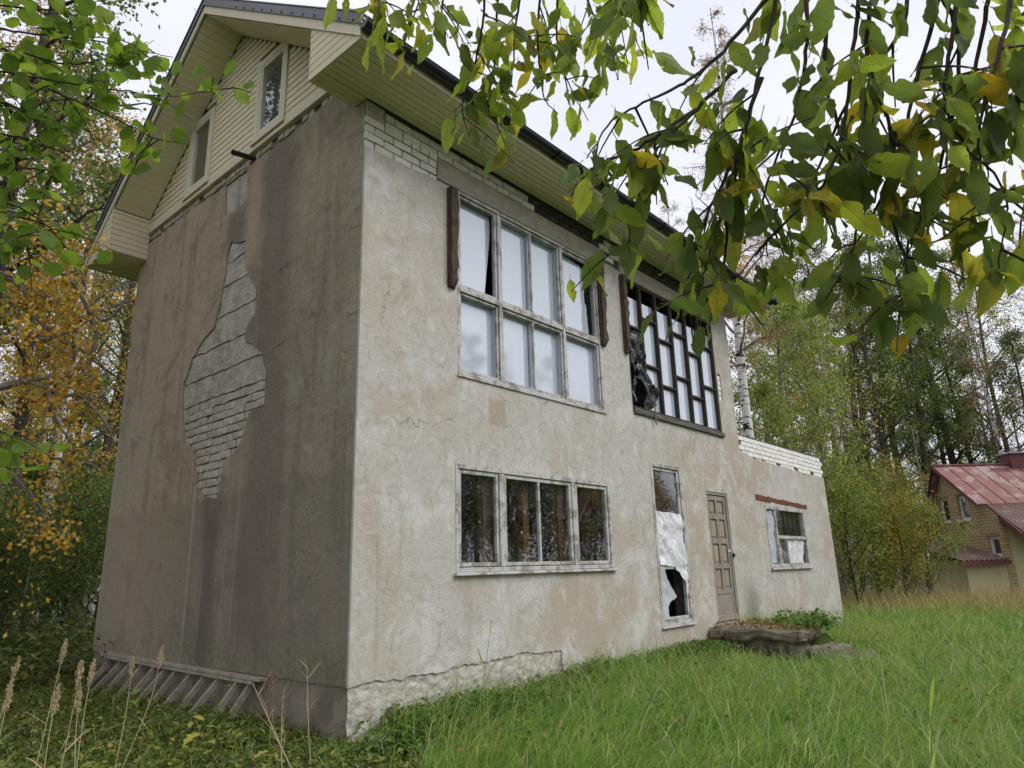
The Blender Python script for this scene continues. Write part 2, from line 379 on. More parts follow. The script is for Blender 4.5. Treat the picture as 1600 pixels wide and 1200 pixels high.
def m_bright_pane():
    # glass with white sheeting close behind it
    t = NT('sheeted_glass'); c = t.coord(); n = t.noise(c, 0.9, 3); spot = t.noise(t.mapping(c, (1, 1, 0.4)), 30, 2)
    colr = t.mix(t.smooth(n, 0.35, 0.7), (0.50, 0.56, 0.645), (0.46, 0.52, 0.60))
    colr = t.mix(t.math('MULTIPLY', t.smooth(spot, 0.7, 0.76), 0.5), colr, (0.45, 0.47, 0.5))
    b = t.bsdf(colr, 0.05, spec=1.0); b.node.inputs['IOR'].default_value = 2.1
    return t.done(b)
def m_leaf(name, stops, trans=0.42, rough=0.5, obj=False, veins=False, patch=None):
    t = NT(name)
    r = t.rand() if obj else t.math('FRACT', t.math('ADD', t.island(), t.math('MULTIPLY', t.rand(), 0.37)))
    colr = t.ramp(r, stops); nm = None; hole = None
    if patch: colr = t.mix(t.math('MULTIPLY', t.smooth(t.noise(t.coord(), 0.55, 4, 0.6, 0.5), 0.45, 0.65), 0.5), colr, patch)
    if veins:
        c = t.coord(); s = t.sep(c); ax = t.math('ABSOLUTE', s[0])
        mid = t.smooth(ax, 0.0022, 0.0006)
        wv = t.math('SINE', t.math('MULTIPLY', t.math('SUBTRACT', s[1], t.math('MULTIPLY', ax, 0.75)), 560))
        vein = t.math('MAXIMUM', mid, t.math('MULTIPLY', t.smooth(wv, 0.93, 1.0), 0.6))
        oi = t.node('ShaderNodeObjectInfo'); off = t.node('ShaderNodeVectorMath', operation='ADD'); t.set(off.inputs[0], c); t.set(off.inputs[1], oi.outputs['Location'])
        bl = t.noise(off.outputs[0], 28, 4); sp = t.noise(off.outputs[0], 130, 2)
        colr = t.mix(t.math('MULTIPLY', t.smooth(bl, 0.42, 0.68), 0.55), colr, t.ramp(r, [(p, tuple(min(1, x*k) for x, k in zip(q, (1.5, 1.25, 0.8)))) for p, q in stops]))
        colr = t.mix(t.math('MULTIPLY', vein, 0.35), colr, (0.20, 0.24, 0.07))
        colr = t.mix(t.math('MULTIPLY', t.smooth(sp, 0.68, 0.72), t.smooth(bl, 0.38, 0.5)), colr, (0.035, 0.02, 0.01))
        nm = t.bump(t.math('SUBTRACT', bl, t.math('MULTIPLY', vein, 0.4)), 0.5, 0.004)
        hole = t.smooth(t.noise(off.outputs[0], 75, 1), 0.755, 0.765)
    d = t.node('ShaderNodeBsdfPrincipled'); t.set(d.inputs['Base Color'], colr); d.inputs['Roughness'].default_value = rough; d.inputs['Specular IOR Level'].default_value = 0.3
    if nm is not None: t.set(d.inputs['Normal'], nm)
    tl = t.node('ShaderNodeBsdfTranslucent'); t.set(tl.inputs[0], t.mix(0.35, colr, t.mix(1.0, colr, (1.6, 1.7, 0.6), 'MULTIPLY')))
    mx = t.node('ShaderNodeMixShader'); mx.inputs[0].default_value = trans; t.l.new(d.outputs[0], mx.inputs[1]); t.l.new(tl.outputs[0], mx.inputs[2])
    sh = mx.outputs[0]
    if hole is not None:
        tr = t.node('ShaderNodeBsdfTransparent'); m2 = t.node('ShaderNodeMixShader'); t.set(m2.inputs[0], hole); t.l.new(sh, m2.inputs[1]); t.l.new(tr.outputs[0], m2.inputs[2]); sh = m2.outputs[0]
    return t.done(sh)
def m_bark(name, a, b, birch=False):
    t = NT(name); c = t.coord(); g = t.noise(t.mapping(c, (9, 9, 2)), 2.0, 5, 0.7)
    colr = t.mix(t.smooth(g, 0.35, 0.65), a, b)
    if birch:
        k = t.noise(t.mapping(c, (2.2, 2.2, 9)), 1.1, 4, 0.6, 0.4); colr = t.mix(t.smooth(k, 0.53, 0.58), colr, (0.03, 0.027, 0.025))
    return t.done(t.bsdf(colr, 0.9, normal=t.bump(g, 0.8, 0.03), spec=0.1))
def m_ground():
    t = NT('soil_and_moss'); c = t.coord(); n = t.noise(c, 0.7, 5); n2 = t.noise(c, 7, 5, 0.7)
    colr = t.mix(t.smooth(n2, 0.35, 0.65), (0.045, 0.065, 0.018), (0.075, 0.06, 0.03))
    colr = t.mix(t.smooth(n, 0.4, 0.65), colr, (0.05, 0.085, 0.02))
    return t.done(t.bsdf(colr, 0.95, normal=t.bump(n2, 1.0, 0.05), spec=0.1))

M = {}
M['plaster'] = m_plaster_front(); M['plaster_left'] = m_plaster_left()
M['mortar'] = m_stone('grey_mortar', (0.085, 0.078, 0.066), (0.14, 0.13, 0.11), 8, (0.04, 0.036, 0.032), 1.0, 0)
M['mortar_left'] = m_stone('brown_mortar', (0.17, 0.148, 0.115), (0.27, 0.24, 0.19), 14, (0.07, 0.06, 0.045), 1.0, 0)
M['plinth'] = m_stone('damp_plinth_render', (0.17, 0.145, 0.11), (0.27, 0.24, 0.185), 3, (0.07, 0.065, 0.04), 0.8, 0)
M['brick'] = m_stone('silicate_brick', (0.66, 0.635, 0.54), (0.78, 0.75, 0.66), 9, (0.3, 0.28, 0.22), 0.5, 0.12)
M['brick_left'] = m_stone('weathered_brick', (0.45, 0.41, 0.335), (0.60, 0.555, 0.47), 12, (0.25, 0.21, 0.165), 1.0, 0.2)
M['brick_white'] = m_stone('white_brick', (0.78, 0.77, 0.74), (0.86, 0.85, 0.82), 9, (0.45, 0.42, 0.38), 0.5, 0.1)
M['brick_dark'] = m_stone('blackened_brick', (0.055, 0.05, 0.04), (0.11, 0.10, 0.08), 14, (0.02, 0.02, 0.018), 1.0, 0.2)
M['concrete'] = m_stone('lintel_concrete', (0.33, 0.30, 0.24), (0.42, 0.385, 0.31), 5, (0.22, 0.13, 0.075), 0.8, 0.03)
def m_block():
    t = NT('concrete_block'); c = t.coord(); n1 = t.noise(c, 4, 7, 0.7, 0.4); n2 = t.noise(c, 30, 4, 0.7); st = t.noise(t.mapping(c, (2.5, 2.5, 0.5)), 1.5, 5, 0.6, 0.5)
    colr = t.mix(t.smooth(n1, 0.35, 0.65), (0.34, 0.31, 0.255), (0.49, 0.455, 0.385))
    colr = t.mix(t.math('MULTIPLY', t.smooth(st, 0.50, 0.72), 0.6), colr, (0.18, 0.155, 0.12))
    colr = t.mix(t.math('MULTIPLY', t.smooth(n2, 0.6, 0.72), 0.6), colr, (0.14, 0.12, 0.10))
    return t.done(t.bsdf(colr, 0.92, normal=t.bump(t.math('ADD', n1, t.math('MULTIPLY', n2, 0.5)), 1.0, 0.03), spec=0.15))
M['block'] = m_block()
M['rubble'] = m_stone('limewashed_rubble', (0.36, 0.335, 0.285), (0.55, 0.525, 0.47), 10, (0.13, 0.115, 0.09), 1.0, 0)
M['stone'] = m_stone('step_stone', (0.115, 0.10, 0.075), (0.23, 0.205, 0.155), 5, (0.04, 0.04, 0.025), 1.0, 0.15)
M['siding'] = m_paint('cream_siding', (0.72, 0.64, 0.445), 0.6, axis=(1, 0.25, 6), rnd=0.05)
M['soffit'] = m_paint('cream_soffit', (0.80, 0.74, 0.48), 0.6, axis=(0.3, 6, 1), rnd=0.05)
M['trim'] = m_paint('cream_trim', (0.68, 0.61, 0.44), 0.5)
M['white_paint'] = m_paint('flaking_white_paint', (0.50, 0.50, 0.485), 0.7, (0.27, 0.25, 0.22), 0.52, (1, 1, 1), 5.0, 0.12)
M['cream_frame'] = m_paint('cream_window_frame', (0.70, 0.66, 0.54), 0.45)
M['upvc'] = m_paint('white_window_plastic', (0.8, 0.8, 0.78), 0.4)
M['black_wood'] = m_wood('blackened_wood', (0.028, 0.022, 0.018), (0.07, 0.06, 0.05))
M['sill_wood'] = m_wood('sooty_sill_wood', (0.05, 0.045, 0.04), (0.22, 0.21, 0.19), (0.7, 12, 12))
M['old_wood'] = m_wood('brown_board', (0.038, 0.025, 0.019), (0.115, 0.082, 0.064))
M['stud'] = m_wood('inner_stud', (0.11, 0.05, 0.022), (0.17, 0.085, 0.038))
M['door_wood'] = m_wood('silvered_door_wood', (0.19, 0.17, 0.14), (0.36, 0.335, 0.295))
M['door_panel'] = m_wood('tan_door_panel', (0.25, 0.20, 0.135), (0.40, 0.35, 0.27))
M['slat'] = m_wood('mossy_slat', (0.24, 0.215, 0.165), (0.40, 0.36, 0.285), (3, 3, 3))
M['rust'] = m_stone('rust', (0.13, 0.045, 0.025), (0.20, 0.085, 0.05), 12, (0.06, 0.03, 0.02), 1.0, 0)
M['metal_dark'] = m_paint('dark_roof_metal', (0.07, 0.075, 0.09), 0.28)
M['gutter'] = m_paint('black_gutter', (0.022, 0.023, 0.028), 0.22)
M['iron'] = m_paint('dark_iron', (0.03, 0.03, 0.032), 0.4)
M['reveal'] = m_paint('pale_reveal', (0.50, 0.53, 0.58), 0.6); M['glass'] = m_glass(); M['pane_white'] = m_bright_pane()
M['film'] = m_film('clear_plastic_film', (0.86, 0.88, 0.92), 1.0, 0.2); M['film_sheer'] = m_film('sheer_film', (0.72, 0.77, 0.84), 0.6, 0.25, 0.8)
M['film_black'] = m_film('black_film', (0.018, 0.022, 0.026), 1.0, 0.25)
M['interior'] = m_paint('dim_room_wall', (0.11, 0.10, 0.085), 0.9)
M['ground'] = m_ground()

# ------------------------------------------------------------------ ground
def build_ground():
    n = 130; g = np.linspace(-1, 1, n); s = np.sign(g)*np.abs(g)**2.2*320
    X, Y = np.meshgrid(s+3, s-3, indexing='ij'); Z = ground_z(X, Y)
    V = np.stack([X, Y, Z], -1).reshape(-1, 3); i = np.arange((n-1)*n).reshape(n-1, n)[:, :-1]
    Q = np.stack([i, i+n, i+n+1, i+1], -1).reshape(-1, 4)
    tag(put('ground', mesh_np('ground', V, Q, None, M['ground'], True)), 'soil and moss under the grass of the clearing', 'ground', kind='structure')
build_ground()

# ------------------------------------------------------------------ the house
W, D, ZS = 8.95, 6.17, 6.05                   # length of the front, depth, height of the soffit above the plinth
AX, AD, AZ = 13.75, 4.2, 3.38                 # annex: right end, depth, top
house = tag(empty('house'), 'derelict tall plastered house with cream gable siding and boarded eaves', 'house')

def brick_mesh(mat, k, L):
    key = (mat, k, L)
    if key not in brick_mesh.c:
        bm = bmesh.new(); bm_box(bm, (-L/2, -0.05, -0.0425), (L/2, 0.05, 0.0425))
        bmesh.ops.bevel(bm, geom=bm.edges[:], offset=0.005, segments=1, affect='EDGES')
        r = random.Random(k*7+int(L*100)); w_ = 0.009 if mat == 'brick_left' else 0.0035
        for v in bm.verts: v.co += Vector([r.uniform(-1, 1)*w_ for _ in range(3)])
        brick_mesh.c[key] = bm_mesh('brick', bm, M[mat])
    return brick_mesh.c[key]
brick_mesh.c = {}
def brick(parent, a, z, face, side, mat='brick', L=0.25):
    """one brick centred at a along the wall, its front face at depth face"""
    me = brick_mesh(mat, random.randrange(4), L); j = random.uniform(-0.004, 0.004)
    loc = (a, face+0.045+j, z) if side == 'front' else (face+0.05+j, a, z)
    return put('brick', me, parent, loc, (0, random.uniform(-0.01, 0.01), 0 if side == 'front' else math.pi/2))

def build_walls():
    uw, lw, dk = (1.37, 4.35, 3.14, 5.6), (1.32, 4.33, 0.95, 2.11), (5.12, 8.26, 3.27, 5.6)
    sw, dr, aw = (5.49, 6.48, 0.10, 2.53), (7.33, 8.16, 0.08, 2.2), (9.83, 12.02, 0.87, 2.08)
    ops = [rect(*o) for o in (uw, lw, dk, sw, dr, aw)]
    # bearing walls behind the plaster
    core = sheet('front_wall', [(0.03, -0.7), (AX-0.03, -0.7), (AX-0.03, AZ-0.02), (W, AZ-0.02), (W, ZS+0.25), (0.03, ZS+0.25)],
                 [rect(1.37, 4.35, 3.14, 5.5), ops[1], rect(5.12, 8.26, 3.27, 5.5), ops[3], ops[4], ops[5]], front3, 0.035, 0.30, M['mortar'], house)
    lcore = box('side_wall', (0.04, 0.302, -0.7), (0.30, D, 6.62), M['mortar_left'], house)
    box('rear_wall', (0.302, D-0.25, -0.7), (W, D, ZS+0.2), M['interior'], house)
    box('end_wall', (W-0.26, 0.302, -0.7), (W, D-0.252, ZS+0.2), M['plaster'], house)
    box('annex_side_wall', (AX-0.28, 0.302, -0.7), (AX-0.03, AD, AZ-0.05), M['plaster'], house)
    box('annex_rear_wall', (W+0.002, AD-0.25, -0.7), (AX-0.282, AD-0.002, AZ-0.05), M['interior'], house)
    box('ground_floor', (0.302, 0.302, -0.12), (W-0.262, D-0.252, 0.03), M['interior'], house)
    box('annex_floor', (W+0.002, 0.302, -0.12), (AX-0.282, AD-0.252, 0.03), M['interior'], house)
    box('upper_floor', (0.302, 0.302, 2.62), (W-0.262, D-0.252, 2.85), M['interior'], house)
    box('attic_floor', (0.302, 0.302, 5.86), (W-0.262, D-0.252, 6.0), M['interior'], house)
    box('partition', (4.7, 0.302, 0.032), (4.8, D-0.252, 2.618), M['interior'], house)
    box('annex_roof', (W+0.002, 0.02, AZ-0.045), (AX+0.05, AD+0.1, AZ+0.035), M['iron'], house)
    # front plaster
    random.seed(5)
    top = [(AX, 2.93), (12.9, 2.9), (11.6, 2.96), (10.3, 2.97), (9.4, 3.02), (W+0.01, 3.1)]
    out = jag([(0.0, -0.005), (0.35, 0.02), (0.62, -0.015), (0.75, 0.02), (1.1, 0.0), (1.4, 0.035), (1.9, 0.03), (2.4, 0.055), (2.75, 0.03), (3.06, 0.02)], 0.05, 0.014)
    out += jag([(3.09, 0.0), (3.08, -0.2), (3.17, -0.23), (3.2, -0.75)], 0.06, 0.012) + [(AX, -0.75)]
    out += jag(top, 0.09, 0.03)
    out += [(W, 3.1), (W, 6.04)] + jag([(8.42, 6.04), (8.42, 5.52), (5.02, 5.51)], 0.12, 0.008) + jag([(5.01, 5.57), (4.75, 5.6), (4.46, 5.57), (4.40, 5.5), (1.32, 5.5), (1.1, 5.49), (0.75, 5.47), (0.35, 5.455), (0.0, 5.44)], 0.08, 0.01)
    holes = ops + [jag(rect(8.3, 8.44, 3.98, 4.5), 0.06, 0.012, True)]
    sheet('plaster', out, holes, front3, 0.0, 0.033, M['plaster'], house)
    # front: exposed brick band under the eave, lintels, corner block
    box('lintel', (1.06, 0.004, 5.515), (4.62, 0.034, 5.80), M['concrete'], house, bev=0.006)
    box('lintel', (5.04, 0.004, 5.53), (8.40, 0.034, 5.80), M['concrete'], house, bev=0.006)
    box('corner_block', (0.004, 0.006, 5.83), (0.26, 0.034, 6.03), M['block'], house, bev=0.01)
    for k in range(6):
        z = (5.49+0.1*k if k < 4 else 5.852+0.098*(k-4)); off = 0.13*(k % 2); x = -0.13+off
        if z > 5.8:
            x = 0.272
            if k % 2: brick(core, x+0.06, z, 0.013, 'front', 'brick', 0.12); x += 0.134
        while x < 8.5:
            L = 0.12 if (k == 3 and random.random() < 0.4) else 0.25
            a = x+L/2
            ok = (a-L/2 > -0.002 and a+L/2 < 1.06) or (4.64 < a-L/2+0.03 and a+L/2 < 5.04 and z > 5.6) or (z > 5.83 and a < 8.4 and a > 0.1) or (z > 5.78 and a < 1.06 and a > 0.26)
            if z > 5.8 and a-L/2 < 0.265: ok = False
            if a-L/2 < -0.003 and a+L/2 > 0.05:
                ok = False
                if z < 5.8: brick(core, 0.062, z, 0.014, 'front', 'brick', 0.12)
            if a-L/2 < 0.94 and a+L/2 >= 1.06 and z < 5.82: brick(core, x+0.06, z, 0.013, 'front', 'brick', 0.12); ok = False
            if ok: brick(core, a, z, 0.013, 'front', 'brick_dark' if (2.85 < a < 4.6 or a > 5.3) and z > 5.82 else 'brick', L)
            x += L+0.014
    for k in range(5): brick(core, 8.37, 4.03+0.1*k, 0.02, 'front', 'brick_white', 0.12)
    # annex parapet
    for k in range(5):
        z = 2.97+0.094*k; x = W+0.02-(0.13 if k % 2 else 0)
        while x < AX-0.1:
            a = x+0.125
            if a > W+0.13 and not (k == 0 and random.random() < 0.15): brick(core, a, z, 0.016, 'front', 'brick_white')
            x += 0.261
    # foundation showing under the broken plaster: uneven rubble
    nx, nz = 220, 56; V = []
    for i in range(nx+1):
        for j in range(nz+1):
            x, z = 0.01+3.15*i/nx, -0.75+0.80*j/nz
            d = mnoise.voronoi(Vector((x*6+0.5*mnoise.noise(Vector((x*5, 1, z*5))), 0, z*9)))[0]
            b = 0.008*min(1, (d[1]-d[0])*5)-0.010 + 0.010*mnoise.fractal(Vector((x*2, 3, z*4)), 0.6, 2.1, 3) + 0.007*mnoise.turbulence(Vector((x*14, 5, z*17)), 4, True)
            V.append((x, min(0.032, 0.014-b), z))
    F = [(i*(nz+1)+j, (i+1)*(nz+1)+j, (i+1)*(nz+1)+j+1, i*(nz+1)+j+1) for i in range(nx) for j in range(nz)]
    put('foundation', mesh('foundation', V, F, M['rubble'], True), house)
    # left wall: plaster with the fallen patch
    patch = [(3.28, 5.2), (3.02, 5.2), (3.05, 4.9), (3.1, 4.53), (3.22, 4.2), (3.5, 4.09), (3.81, 3.89), (4.02, 3.56), (3.98, 3.2), (3.8, 2.73), (3.5, 2.52),
             (3.37, 2.25), (3.33, 2.1), (3.1, 1.92), (2.72, 1.89), (2.66, 2.33), (2.32, 2.45), (2.16, 2.69), (2.14, 2.83), (1.78, 2.87), (1.79, 3.3), (1.93, 3.55), (2.15, 3.70),
             (2.34, 3.77), (2.36, 3.95), (2.15, 4.1), (2.17, 4.4), (2.46, 4.79), (2.54, 5.1), (2.53, 5.22), (2.75, 5.26), (2.95, 5.34), (3.02, 5.2)][1:]
    patch = jag(jag(patch, 0.12, 0.02, True), 0.03, 0.006, True)
    blk = jag([(3.26, 6.32), (3.2, 5.82), (2.95, 5.79), (2.58, 5.84), (2.66, 6.32)], 0.08, 0.012, True)
    lo = [(0.036, 0.0), (D, 0.0), (D, 6.34)] + jag([(5.5, 6.34), (4.6, 6.36), (3.4, 6.33), (2.6, 6.36), (1.6, 6.33), (0.8, 6.40), (0.3, 6.42)], 0.07, 0.018) + [(0.036, 6.42)]
    sheet('plaster', lo, [patch, blk], left3, -0.002, 0.038, M['plaster_left'], house)
    sheet('plinth', [(0.03, -0.75), (D, -0.75), (D, -0.004), (0.03, -0.004)], [], left3, 0.025, 0.039, M['plinth'], house)
    for k in range(14):
        z = 1.90+0.103*k; x = 1.6+(0.13 if k % 2 else 0)
        while x < 4.2:
            L = random.choice([0.25, 0.25, 0.25, 0.12]); a = x+L/2
            if any(inside((a+s*L/2*0.9, z), patch) for s in (-1, 0, 1)) and z < 3.07: brick(lcore, a, z, 0.022+random.uniform(-.006, .006), 'left', 'brick_left', L)
            x += L+random.uniform(0.014, 0.026)
    zs = [3.08, 3.2, 3.53, 3.9, 4.3, 4.72, 5.05, 5.4]
    for a, b in zip(zs[:-1], zs[1:]):
        bm = bmesh.new(); vs_ = bm_box(bm, (0.022, 1.70, a+0.008), (0.0395, 4.1, b-0.012)); bmesh.ops.subdivide_edges(bm, edges=bm.edges[:], cuts=26, use_grid_fill=True)
        for v in bm.verts:
            nn = mnoise.fractal(v.co*6, 0.9, 2, 4); v.co.x += max(-.006, min(.014, 0.012*nn)) if v.co.x < 0.03 else 0; v.co.z += 0.022*mnoise.noise(v.co*7+Vector((0, 0, 9)))+0.012*mnoise.noise(v.co*19)
        put('concrete_block', bm_mesh('concrete_block', bm, M['block']), lcore)
    box('concrete_block', (0.022, 2.5, 5.78), (0.0395, 3.3, 6.33), M['block'], lcore)
    y = 0.16
    while y < D-0.1:                                                # brick ends under the siding
        if random.random() < 0.9: brick(lcore, y, 6.445-random.choice([0, 0, 0.01]), 0.004+random.uniform(0, 0.012), 'left', 'brick_left', 0.12)
        y += random.uniform(0.13, 0.15)
    # pipe stub
    tube_obj('pipe', [(0.05, 2.50, 6.42), (-0.2, 2.50, 6.385), (-0.30, 2.50, 6.37)], [0.035]*3, M['iron'], house, 10)
build_walls()

def build_gable_and_roof():
    YR, S = 3.085, 0.713                       # ridge position and pitch
    EY = -0.70; BY = 2*YR-EY                   # front and rear eave
    XL, XR = -0.60, 9.72
    def zroof(y): return 6.235 + S*((y-EY) if y < YR else (BY-y))      # top line of the rake boards
    zu = lambda y: zroof(y)-0.20               # underside of the rake soffit
    # gable siding, board by board, cut round the two windows
    gable = empty('gable'); gable.parent = house
    wins = [(1.80, 2.38, 6.70, 7.78), (3.86, 4.45, 6.70, 7.78)]
    z, h = 6.60, 0.098
    box('base_board', (-0.045, 0.235, 6.49), (0.03, D-0.30, 6.598), M['trim'], gable, bev=0.004)
    while z < 8.86:
        y0 = max(0.25, EY+(z+h*0.5+0.2-6.235)/S); y1 = min(D-0.3, BY-(z+h*0.5+0.2-6.235)/S)
        cuts = sorted([(a-0.10, b+0.10) for a, b, c, d in wins if z+h > c-0.10 and z < d+0.10]); seg = []; s = y0
        for a, b in cuts:
            if a > s: seg.append((s, min(a, y1)))
            s = max(s, b)
        if s < y1: seg.append((s, y1))
        for a, b in seg:
            if b-a < 0.05: continue
            V = [(-0.022, a, z+h-0.004), (-0.027, a, z+0.005), (0.03, a, z+0.005), (0.03, a, z+h-0.004), (-0.022, b, z+h-0.004), (-0.027, b, z+0.005), (0.03, b, z+0.005), (0.03, b, z+h-0.004)]
            put('plank', mesh('plank', V, [(0, 1, 2, 3), (7, 6, 5, 4), (0, 4, 5, 1), (1, 5, 6, 2), (2, 6, 7, 3), (3, 7, 4, 0)], M['siding']), gable)
        z += h
    V = [(0.031, 0.2, 6.49), (0.031, D-0.2, 6.49), (0.031, D-0.2, zu(D-0.2)), (0.031, YR, zu(YR)), (0.031, 0.2, zu(0.2))]
    put('sheathing', mesh('sheathing', V, [(0, 1, 2, 3, 4)], M['mortar']), gable)
    for a, b, c, d in wins:
        wd = empty('window'); wd.parent = house
        for n_, q in (('casing', 0.10), ('frame', 0.045)):
            mt = M['trim'] if n_ == 'casing' else M['cream_frame']; x0, x1 = (-0.05, 0.03) if n_ == 'casing' else (-0.042, 0.028)
            aa, bb, cc, dd = (a, b, c, d) if n_ == 'casing' else (a+0.045, b-0.045, c+0.045, d-0.045)
            for lo_, hi_ in (((x0, aa-q, cc-q), (x1, aa-0.001, dd+q)), ((x0, bb+0.001, cc-q), (x1, bb+q, dd+q)), ((x0, aa, dd), (x1, bb, dd+q)), ((x0, aa, cc-q), (x1, bb, cc))):
                box(n_, lo_, hi_, mt, wd, bev=0.004)
        box('sill', (-0.075, a-0.12, c-0.14), (-0.052, b+0.12, c-0.098), M['trim'], wd, bev=0.004)
        box('pane', (-0.012, a+0.046, c+0.046), (-0.006, b-0.046, d-0.046), M['glass'], wd)
        box('inner_dark', (0.024, a-0.05, c-0.05), (0.030, b+0.05, d+0.05), M['interior'], wd)
    # front and rear soffits, boards along the eave
    for name, ya, yb in (('front_soffit', EY+0.035, -0.002), ('rear_soffit', D+0.002, BY-0.035)):
        so = empty(name); so.parent = house; n = 8; w = (yb-ya)/n
        for k in range(n):
            a = ya+w*k
            x0 = XL+0.03
            box('board', (x0, a+0.003, ZS-0.012), (XR-0.03, a+w-0.003, ZS+0.006), M['soffit'], so, bev=0.003)
        box('backing', (XL+0.04, ya, ZS+0.008), (XR-0.04, yb, ZS+0.016), M['mortar'], so)
        for k in range(3):                      # the short return under the gable overhang
            a = (0.002+0.075*k) if name == 'front_soffit' else (D-0.30+0.099*k)
            for xa, xb in ((XL+0.03, -0.004), (W+0.004, XR-0.03)):
                box('board', (xa, a+0.002, ZS-0.012), (xb, a+(0.073 if name == 'front_soffit' else 0.097), ZS+0.006), M['soffit'], so, bev=0.003)
    # boxed ends of the eaves
    for yin, yout, side in ((0.235, EY, 1), (D-0.305, BY, -1)):
        eb = empty('eave_box'); eb.parent = house
        for xs, xf in ((XL, -1), (XR, 1)):
            z = ZS-0.010
            while z < zroof(yin)-0.05:
                z2 = min(z+0.093, zroof(yin)-0.03)
                # each board runs from the inner corner out to where the rake board cuts it
                def ycut(zz): return EY+(zz-6.235+0.04)/S if side == 1 else BY-(zz-6.235+0.04)/S
                ya = ycut(z+0.093)
                ya = max(ya, EY+0.01) if side == 1 else min(ya, BY-0.01)
                if (ya < yin-0.03) if side == 1 else (ya > yin+0.03):
                    x0, x1 = (XL+0.008, XL+0.03) if xf < 0 else (XR-0.03, XR-0.008)
                    lo_, hi_ = sorted((ya, yin)); box('board', (x0, lo_, z+0.003), (x1, hi_, z2-0.003), M['siding'], eb, bev=0.003)
                z += 0.093
        # inner side of the box, boards along x
        z = ZS-0.010
        while z < zu(yin)-0.02:
            for xa, xb in ((XL+0.031, -0.005), (W+0.005, XR-0.031)):
                d = 0.016*side; lo_, hi_ = sorted((yin-d, yin)); box('board', (xa, lo_, z+0.003), (xb, hi_, min(z+0.09, zu(yin)-0.005)), M['siding'], eb, bev=0.003)
            z += 0.093
    # sloping soffit under the gable overhang, short boards across it
    for side in (1, -1):
        rs = empty('rake_soffit'); rs.parent = house; L = 0.0; ye = 0.24 if side == 1 else D-0.31; tot = (YR-ye)*side/math.cos(math.atan(S)); cs = math.cos(math.atan(S))
        while L < tot-0.02:
            a, b = ye+side*L*cs, ye+side*min(L+0.105, tot)*cs; g = side*0.003
            for xa, xb in ((XL+0.03, -0.036),):
                V = [(xa, a+g, zu(a+g)), (xb, a+g, zu(a+g)), (xb, b-g, zu(b-g)), (xa, b-g, zu(b-g))]; V += [(x, y, z+0.016) for x, y, z in V]
                put('board', mesh('board', V, [(0, 1, 2, 3), (7, 6, 5, 4), (0, 4, 5, 1), (1, 5, 6, 2), (2, 6, 7, 3), (3, 7, 4, 0)], M['soffit']), rs)
            L += 0.105
        def slab(name, x0, x1, ya, yb, dz0, dz1, mat, par):
            V = [(x, y, zroof(y)+dz) for x in (x0, x1) for y in (ya, yb) for dz in (dz0, dz1)]
            return put(name, mesh(name, V, [(0, 1, 3, 2), (4, 6, 7, 5), (0, 4, 5, 1), (2, 3, 7, 6), (0, 2, 6, 4), (1, 5, 7, 3)], mat), par)
        y0 = EY if side == 1 else BY
        slab('rake_board', XL-0.012, XL+0.012, y0, YR, -0.19, -0.015, M['trim'], house)
        slab('rake_board', XR-0.012, XR+0.012, y0, YR, -0.19, -0.015, M['trim'], house)
        # metal roof: sheet with ribs and a folded edge over the rake board
        rf = slab('roof', XL-0.02, XR+0.02, y0-0.05*side, YR, 0.0, 0.035, M['metal_dark'], house)
        slab('backing', XL+0.03, XR-0.03, y0+0.02*side, YR, -0.178, -0.165, M['mortar'], rf)
        x = XL+0.25
        while x < XR:
            slab('roof_rib', x, x+0.05, y0-0.05*side, YR, 0.036, 0.062, M['metal_dark'], rf); x += 0.35
        for x0 in (XL-0.032, XR+0.014):
            slab('verge_flashing', x0, x0+0.018, y0-0.04*side, YR, -0.06, 0.07, M['metal_dark'], rf)
            slab('verge_flashing', x0-0.012, x0+0.14, y0-0.04*side, YR, 0.071, 0.085, M['metal_dark'], rf)
        if side == 1:
            for k in range(12):
                y = EY+0.1+k*0.24
                put('bolt', mesh('bolt', [(XL-0.040, y+dy, zroof(y)-0.03+dz) for dy, dz in ((-.008, -.008), (.008, -.008), (.008, .008), (-.008, .008))]+[(XL-0.031, y+dy, zroof(y)-0.03+dz) for dy, dz in ((-.012, -.012), (.012, -.012), (.012, .012), (-.012, .012))],
                    [(0, 1, 2, 3), (0, 4, 5, 1), (1, 5, 6, 2), (2, 6, 7, 3), (3, 7, 4, 0)], M['iron']), rf)
        fy = EY if side == 1 else BY
        box('fascia', (XL+0.02, fy-0.003*side, ZS-0.02), (XR-0.02, fy+0.033*side, 6.21), M['trim'], house, bev=0.004)
        # gutter, half round
        gy, gz, r = fy-0.075*side, 6.155, 0.068; n = 10; V = []
        for x in (XL-0.03, XR+0.03):
            for rr in (r, r-0.006):
                for k in range(n+1):
                    a = math.pi*k/n; V.append((x, gy+rr*math.cos(a), gz-rr*math.sin(a)))
        c = n+1; F = []
        for k in range(n):
            F += [(k, k+1, 2*c+k+1, 2*c+k), (c+k+1, c+k, 3*c+k, 3*c+k+1), (k, c+k, c+k+1, k+1), (2*c+k, 2*c+k+1, 3*c+k+1, 3*c+k)]
        F += [(0, 2*c, 3*c, c), (n, c+n, 3*c+n, 2*c+n), tuple(c+k for k in range(n+1)), tuple(3*c+k for k in range(n, -1, -1))]
        gt = put('gutter', mesh('gutter', V, F, M['gutter']), house)
        x = XL+0.3
